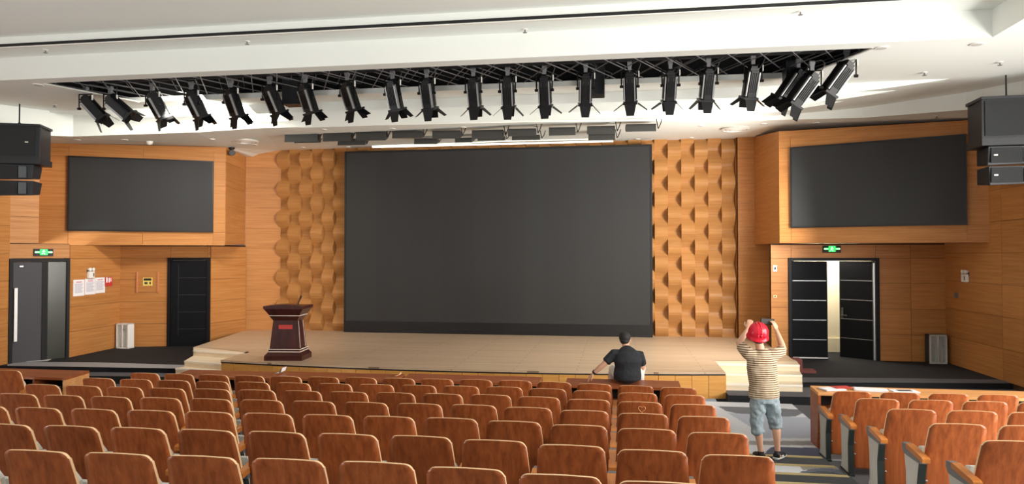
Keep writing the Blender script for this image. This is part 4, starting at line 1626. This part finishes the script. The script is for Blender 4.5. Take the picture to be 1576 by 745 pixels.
# ================================================================== PEOPLE
def loft(bm_, pts, rads, n=14, ref=(0, 1, 0)):
    """tube of elliptical rings along pts; rads (r) or (side, front-back)"""
    P = [Vector(p) for p in pts]
    rings = []
    for i, p in enumerate(P):
        d = (P[min(i + 1, len(P) - 1)] - P[max(i - 1, 0)]).normalized()
        f_ = Vector(ref) - d * Vector(ref).dot(d)
        if f_.length < 0.15:
            f_ = Vector((0, 0, 1)) - d * d.z
            if f_.length < 0.15:
                f_ = Vector((1, 0, 0)) - d * d.x
        f_.normalize()
        s_ = d.cross(f_)
        r = rads[i]
        rs, rf = r if isinstance(r, (tuple, list)) else (r, r)
        rings.append([bm_.verts.new(p + s_ * (rs * math.cos(2 * math.pi * k / n)) + f_ * (rf * math.sin(2 * math.pi * k / n))) for k in range(n)])
    for a, b in zip(rings, rings[1:]):
        for k in range(n):
            bm_.faces.new([a[k], a[(k + 1) % n], b[(k + 1) % n], b[k]])
    for rg, sgn, i in ((rings[0], -1, 0), (rings[-1], 1, -1)):
        d = (P[1] - P[0]).normalized() * -1 if i == 0 else (P[-1] - P[-2]).normalized()
        r = rads[i]
        rr = min(r) if isinstance(r, (tuple, list)) else r
        c = bm_.verts.new(P[i] + d * rr * 0.6)
        for k in range(n):
            bm_.faces.new([rg[k], rg[(k + 1) % n], c] if sgn > 0 else [rg[(k + 1) % n], rg[k], c])


def ball(bm_, c, r):
    bmesh.ops.create_icosphere(bm_, subdivisions=3, radius=1.0, matrix=Matrix.Translation(c) @ Matrix.Diagonal((r[0], r[1], r[2], 1)))


def fuse(name, bm_, m, parent, voxel=0.008, smooth=6, wrinkle=0.0):
    """melt the overlapping lofts into one continuous skin"""
    bmesh.ops.recalc_face_normals(bm_, faces=bm_.faces[:])
    me = bpy.data.meshes.new(name)
    bm_.to_mesh(me)
    bm_.free()
    o = bpy.data.objects.new(name, me)
    COL.objects.link(o)
    rm = o.modifiers.new('r', 'REMESH')
    rm.mode = 'VOXEL'
    rm.voxel_size = voxel
    if wrinkle:
        tx = bpy.data.textures.new(name + '_folds', 'CLOUDS')
        tx.noise_scale = 0.09
        dp = o.modifiers.new('d', 'DISPLACE')
        dp.texture = tx
        dp.strength = wrinkle
        dp.mid_level = 0.5
    sm = o.modifiers.new('s', 'SMOOTH')
    sm.iterations = smooth
    dg = bpy.context.evaluated_depsgraph_get()
    dg.update()
    me2 = bpy.data.meshes.new_from_object(o.evaluated_get(dg))
    me2.name = name
    o.modifiers.clear()
    o.data = me2
    me2.materials.clear()
    me2.materials.append(m)
    for p in me2.polygons:
        p.use_smooth = True
    o.parent = parent
    return o


def hand(bm_, wrist, d, side, normal, curl=0.5, s=1.0):
    """palm with four unequal bent fingers and a thumb; d points along the fingers, normal out of the back of the hand"""
    w, d, nrm = Vector(wrist), Vector(d).normalized(), Vector(normal).normalized()
    nrm = (nrm - d * nrm.dot(d)).normalized()
    sd = d.cross(nrm) * side
    loft(bm_, [w - d * .02 * s, w + d * .02 * s, w + d * .055 * s, w + d * .09 * s], [(.025 * s, .02 * s), (.034 * s, .018 * s), (.041 * s, .016 * s), (.038 * s, .013 * s)], 10, ref=nrm)
    for k, (off, ln) in enumerate(((-.031, .068), (-.0105, .078), (.0105, .073), (.031, .058))):
        p = w + d * .085 * s + sd * off * s
        pts, dd = [p - d * .02 * s, p], d.copy()
        for seg in (.42, .32, .26):
            dd = (dd - nrm * curl * 0.85).normalized()
            pts.append(pts[-1] + dd * ln * seg * s)
        loft(bm_, pts, [.0095 * s, .0095 * s, .009 * s, .0083 * s, .007 * s], 8, ref=nrm)
    p = w + d * .025 * s - sd * .028 * s
    t1 = (d * .55 - sd * .75 - nrm * .25).normalized()
    t2 = (d * .9 - sd * .2 - nrm * .4 * (0.5 + curl)).normalized()
    loft(bm_, [p, p + t1 * .035 * s, p + t1 * .035 * s + t2 * .03 * s, p + t1 * .035 * s + t2 * .056 * s], [.014 * s, .0115 * s, .0105 * s, .008 * s], 8, ref=nrm)


def head(bm_, c, fwd, up=(0, 0, 1), s=1.0):
    """skull, jaw, nose, ears, lips and eye sockets around centre c"""
    f_, u_ = Vector(fwd).normalized(), Vector(up)
    u_ = (u_ - f_ * u_.dot(f_)).normalized()
    r_ = f_.cross(u_)
    B = Matrix((r_, f_, u_)).transposed().to_4x4()
    Mx = Matrix.Translation(c) @ B
    def e(p, r):
        bmesh.ops.create_icosphere(bm_, subdivisions=3, radius=1, matrix=Mx @ Matrix.Translation(Vector(p) * s) @ Matrix.Diagonal((r[0] * s, r[1] * s, r[2] * s, 1)))
    e((0, -.012, .025), (.076, .094, .09))
    e((0, .025, -.045), (.06, .066, .068))
    e((0, .055, -.085), (.032, .03, .025))
    e((0, .096, -.012), (.013, .017, .026))
    e((0, .086, .022), (.011, .012, .026))
    e((0, .082, -.055), (.026, .014, .008))
    e((0, .08, -.066), (.022, .013, .008))
    for k in (-1, 1):
        e((k * .078, -.005, -.012), (.011, .02, .032))
        e((k * .032, .078, .012), (.014, .011, .009))
        e((k * .034, .083, .03), (.022, .009, .006))


# ---- standing man taking a picture -------------------------------------------
gm = atz(1180, 704.5, 0.044)
man = thing('person', 'person in red hard hat, striped T-shirt and rolled shorts, holding up a phone', 'person', (gm.x, gm.y, 0.044), YAW)
bm_ = bmesh.new()
# torso, neck
loft(bm_, [(-.045, .0, .80), (-.05, .0, .9), (-.06, .0, 1.05), (-.07, .0, 1.2), (-.075, -.0, 1.33), (-.075, .0, 1.41)], [(.15, .1), (.152, .1), (.15, .1), (.165, .11), (.165, .1), (.07, .065)], 18)
loft(bm_, [(-.08, .0, 1.36), (-.095, .01, 1.46), (-.11, .02, 1.53)], [.058, .054, .052])
hc = Vector((-.115, .045, 1.60))
head(bm_, hc, (.12, 1, .06), s=1.0)
# arms: shoulder, elbow, wrist
Ls, Le, Lw = Vector((-.24, .0, 1.36)), Vector((-.31, .2, 1.47)), Vector((-.135, .34, 1.66))
Rs, Re, Rw = Vector((.10, .0, 1.36)), Vector((.275, .16, 1.40)), Vector((.245, .34, 1.645))
for S, E_, W_ in ((Ls, Le, Lw), (Rs, Re, Rw)):
    loft(bm_, [S * .85 + Vector((-.075, 0, 1.3)) * .15, S, S.lerp(E_, .5), E_], [.055, .056, .047, .04])
    loft(bm_, [E_, E_.lerp(W_, .3), E_.lerp(W_, .7), W_], [.039, .042, .033, .026])
hand(bm_, Lw, (.35, .28, 1), 1, (-.45, -.85, .25), curl=.55)
hand(bm_, Rw, (-.22, .25, 1), -1, (.5, -.8, .2), curl=.6)
# legs: hip, knee, ankle, foot
legs = [((-.125, 0, .82), (-.135, .03, .46), (-.10, -.015, .09)), ((.03, 0, .82), (.13, .08, .45), (.125, -.0, .09))]
for H_, K, A_ in legs:
    H_, K, A_ = Vector(H_), Vector(K), Vector(A_)
    loft(bm_, [H_, H_.lerp(K, .5), K], [(.088, .09), (.07, .075), .055])
    loft(bm_, [K, K.lerp(A_, .3) + Vector((0, -.012, 0)), K.lerp(A_, .7), A_], [.053, .055, .04, .034])
loft(bm_, [(-.10, -.03, .05), (-.11, .06, .04), (-.115, .14, .03)], [.036, .038, .03])
loft(bm_, [(.115, -.03, .05), (.16, .04, .04), (.21, .1, .03)], [.036, .038, .03])
fuse('body', bm_, M['skin'], man, 0.0055, 4)
# T-shirt
bm_ = bmesh.new()
loft(bm_, [(-.05, .0, .80), (-.05, .0, .86), (-.055, .0, .98), (-.068, .0, 1.1), (-.075, .0, 1.22), (-.075, .0, 1.33), (-.078, .0, 1.40), (-.082, .0, 1.425)], [(.198, .135), (.2, .138), (.182, .13), (.19, .135), (.198, .135), (.19, .12), (.125, .09), (.075, .068)], 22)
for S, E_ in ((Ls, Le), (Rs, Re)):
    inn_ = S * .7 + Vector((-.075, 0, 1.3)) * .3
    loft(bm_, [inn_, S, S.lerp(E_, .4), S.lerp(E_, .74)], [.09, .082, .076, .074], 16)
fuse('t_shirt', bm_, M['stripes'], man, 0.009, 4, wrinkle=0.024)
# three-quarter shorts, rolled at the knee
bm_ = bmesh.new()
loft(bm_, [(-.045, 0, .74), (-.045, 0, .82), (-.045, 0, .9)], [(.165, .13), (.172, .13), (.16, .11)], 20)
for (H_, K, A_), hem in zip(legs, (.34, .2)):
    H_, K, A_ = Vector(H_), Vector(K), Vector(A_)
    e_ = K.lerp(A_, hem)
    loft(bm_, [H_, H_.lerp(K, .5), K, e_.lerp(K, .25), e_], [(.102, .12), (.098, .106), (.086, .09), .082, .08], 16)
    loft(bm_, [e_.lerp(K, .3), e_.lerp(K, .15), e_], [.086, .09, .084], 16)
fuse('shorts', bm_, M['shorts'], man, 0.009, 3, wrinkle=0.05)
# hair fringe under the hat
bm_ = bmesh.new()
ball(bm_, hc + Vector((.0, -.022, .02)), (.082, .092, .085))
for v in [v for v in bm_.verts if v.co.z < hc.z - .045]:
    bm_.verts.remove(v)
fuse('hair', bm_, M['hair'], man, 0.008, 2)
# hard hat
HT = Matrix.Translation(hc + Vector((0, -.012, .0))) @ Matrix.Rotation(R(24), 4, 'X')
hh = MB()
hh.T = HT
hh.lathe([(.132, -.022), (.143, -.022), (.144, -.012), (.13, .0), (.131, .04), (.124, .09), (.104, .135), (.07, .168), (.03, .183), (.004, .186)], 32)
hat = hh.build('hard_hat', M['helmet'], man, smooth=True)
hb = MB()
hb.T = HT
for ox in (-.042, 0, .042):
    pts = []
    for i in range(13):
        a = R(12 + 13 * i)
        k_ = math.sqrt(1 - (ox / .135) ** 2)
        pts.append((ox, -.133 * math.cos(a) * k_, .182 * math.sin(a) * k_ + .006))
    hb.path(pts, .012 if ox == 0 else .008, 8)
hb.build('ridge', M['helmet'], hat, smooth=True)
hs = MB()
hs.T = Matrix.Translation(hc + Vector((0, -.03, -.062))) @ Matrix.Rotation(R(24), 4, 'X')
hs.lathe([(.066, -.012), (.074, 0), (.074, .016)], 24)
hs.build('headband', M['soft_dark'], hat)
# shoes
for nm, a, dirv in (('l', (-.10, -.015, 0), (-.08, 1, 0)), ('r', (.125, 0.0, 0), (.75, .75, 0))):
    a, d = Vector(a), Vector(dirv).normalized()
    bm_ = bmesh.new()
    loft(bm_, [a - d * .055 + Vector((0, 0, .05)), a + Vector((0, 0, .055)), a + d * .08 + Vector((0, 0, .042)), a + d * .15 + Vector((0, 0, .032)), a + d * .185 + Vector((0, 0, .026))], [(.04, .048), (.046, .052), (.046, .04), (.046, .03), (.034, .022)], 14, ref=(0, 0, 1))
    loft(bm_, [a + Vector((0, 0, .05)), a + Vector((0, 0, .1))], [.046, .042], 12)
    o = fuse('shoe', bm_, M['black'], man, 0.006, 3)
    bm_ = bmesh.new()
    loft(bm_, [a - d * .07 + Vector((0, 0, .016)), a + Vector((0, 0, .016)), a + d * .09 + Vector((0, 0, .016)), a + d * .2 + Vector((0, 0, .018))], [(.045, .018), (.05, .02), (.052, .02), (.036, .016)], 14, ref=(0, 0, 1))
    fuse('sole', bm_, M['shoe_white'], o, 0.006, 3)
    bm_ = bmesh.new()
    s2 = Vector((d.y, -d.x, 0))
    loft(bm_, [a + d * .1 + s2 * .03 + Vector((0, 0, .045)), a + d * .02 + s2 * .045 + Vector((0, 0, .035))], [.012, .014], 8)
    fuse('side_patch', bm_, M['shoe_white'], o, 0.005, 2)
# phone held up in both hands
ph = man.matrix_basis @ Vector((.0, .395, 1.735))
ph = Matrix.Translation(man.location) @ Matrix.Rotation(YAW, 4, 'Z') @ Vector((.15, .405, 1.75))
t = thing('phone', 'black phone held up sideways by the person in the red hard hat', 'phone', ph, YAW)
t.rotation_euler = (R(4), R(4), YAW)
MB().box(-.095, .095, -.008, .008, -.042, .042).build('body', M['black_gloss'], t, bevel=.005)
MB().box(-.085, .085, -.0095, -.008, -.036, .036).build('display', M['soft_light'], t)
MB().lathe([(.012, -.0), (.012, .004)], 10, c=(0.07, 0.0, 0.02)).build('lens', M['black'], t).rotation_euler = (R(-90), 0, 0)

# ---- man sitting on the front desk ---------------------------------------------
sp = ys(965, 592, 10.62)
sit = thing('person', 'person in black T-shirt and white trousers sitting on a front desk, seen from behind', 'person', (sp.x, sp.y + 0.05, 0.805), YAW)
bm_ = bmesh.new()
loft(bm_, [(-.0, .03, .08), (.0, .02, .2), (.005, -.01, .32), (.0, .03, .41), (-.01, .08, .47)], [(.165, .12), (.15, .11), (.17, .11), (.16, .095), (.07, .065)], 18)
loft(bm_, [(-.01, .06, .43), (-.005, .12, .5), (.0, .16, .54)], [.06, .056, .054])
h2 = Vector((.0, .185, .6))
head(bm_, h2, (.42, .9, -.35), up=(.1, .3, 1))
Ls, Le, Lw = Vector((-.195, .04, .395)), Vector((-.36, .02, .24)), Vector((-.505, .06, .105))
Rs, Re, Rw = Vector((.195, .05, .375)), Vector((.255, .12, .18)), Vector((.2, .3, .13))
for S, E_, W_ in ((Ls, Le, Lw), (Rs, Re, Rw)):
    loft(bm_, [S * .8 + Vector((0, .03, .38)) * .2, S, S.lerp(E_, .5), E_], [.06, .058, .05, .043])
    loft(bm_, [E_, E_.lerp(W_, .3), E_.lerp(W_, .7), W_], [.042, .044, .035, .028])
hand(bm_, Lw, (-.55, .12, -.62), 1, (-.5, -.2, .8), curl=.22)
hand(bm_, Rw, (-.5, .8, -.3), -1, (.2, .1, 1), curl=.5)
for hip, knee, ank in (((-.09, .02, .1), (-.14, .46, .1), (-.14, .5, -.36)), ((.1, .02, .1), (.25, .42, .13), (.24, .48, -.34))):
    hip, knee, ank = Vector(hip), Vector(knee), Vector(ank)
    loft(bm_, [hip, hip.lerp(knee, .5), knee], [.09, .075, .058])
    loft(bm_, [knee, knee.lerp(ank, .3), ank], [.056, .058, .038])
    loft(bm_, [ank + Vector((0, -.03, -.06)), ank + Vector((0, .06, -.075)), ank + Vector((0, .16, -.085))], [.036, .04, .03])
fuse('body', bm_, M['skin'], sit, 0.0055, 4)
bm_ = bmesh.new()
loft(bm_, [(.0, .0, .025), (.0, .0, .1), (.005, .0, .2), (.005, -.02, .3), (.0, .01, .385), (-.005, .055, .45), (-.008, .085, .485)], [(.205, .15), (.212, .155), (.198, .14), (.205, .14), (.195, .125), (.13, .09), (.08, .07)], 22)
for S, E_ in ((Ls, Le), (Rs, Re)):
    loft(bm_, [S * .7 + Vector((0, .04, .37)) * .3, S, S.lerp(E_, .4), S.lerp(E_, .72)], [.085, .082, .075, .07], 16)
fuse('t_shirt', bm_, M['tee'], sit, 0.009, 5, wrinkle=0.014)
bm_ = bmesh.new()
loft(bm_, [(.0, .04, .06), (.0, .04, .12), (0, .03, .2)], [(.205, .15), (.205, .15), (.18, .13)], 20)
for hip, knee, ank in (((-.11, .04, .1), (-.14, .46, .1), (-.14, .5, -.33)), ((.13, .04, .11), (.27, .42, .14), (.24, .48, -.31))):
    hip, knee, ank = Vector(hip), Vector(knee), Vector(ank)
    loft(bm_, [hip, hip.lerp(knee, .5), knee], [(.125, .1), (.11, .09), .085], 16)
    loft(bm_, [knee, knee.lerp(ank, .5), ank], [.085, .075, .07], 16)
fuse('trousers', bm_, M['trousers'], sit, 0.009, 4, wrinkle=0.02)
bm_ = bmesh.new()
Mh = Matrix.Translation(h2 + Vector((-.01, -.03, .035)))
ball(bm_, h2 + Vector((-.012, -.022, .04)), (.09, .1, .088))
ball(bm_, h2 + Vector((-.02, -.06, -.01)), (.07, .055, .06))
fuse('hair', bm_, M['hair'], sit, 0.008, 2, wrinkle=0.006)
for s_ in (-1, 1):
    pass
w0 = Lw.lerp(Le, .08)
dv = (Le - Lw).normalized()
b = MB()
b.bar(w0 - dv * .014, w0 + dv * .014, .036, 14)
wt = b.build('wristwatch', M['black'], sit)
MB().box(-.018, .018, -.018, .018, .03, .042).build('dial', M['black_gloss'], wt).location = w0
for k, (x, y, z) in enumerate(((-.14, .53, -.4), (.24, .51, -.38))):
    bm_ = bmesh.new()
    loft(bm_, [(x, y - .06, z - .02), (x, y + .04, z - .03), (x, y + .16, z - .04)], [(.045, .05), (.048, .045), (.04, .03)], 12, ref=(0, 0, 1))
    fuse('shoe', bm_, M['soft_dark'], sit, 0.008, 3)
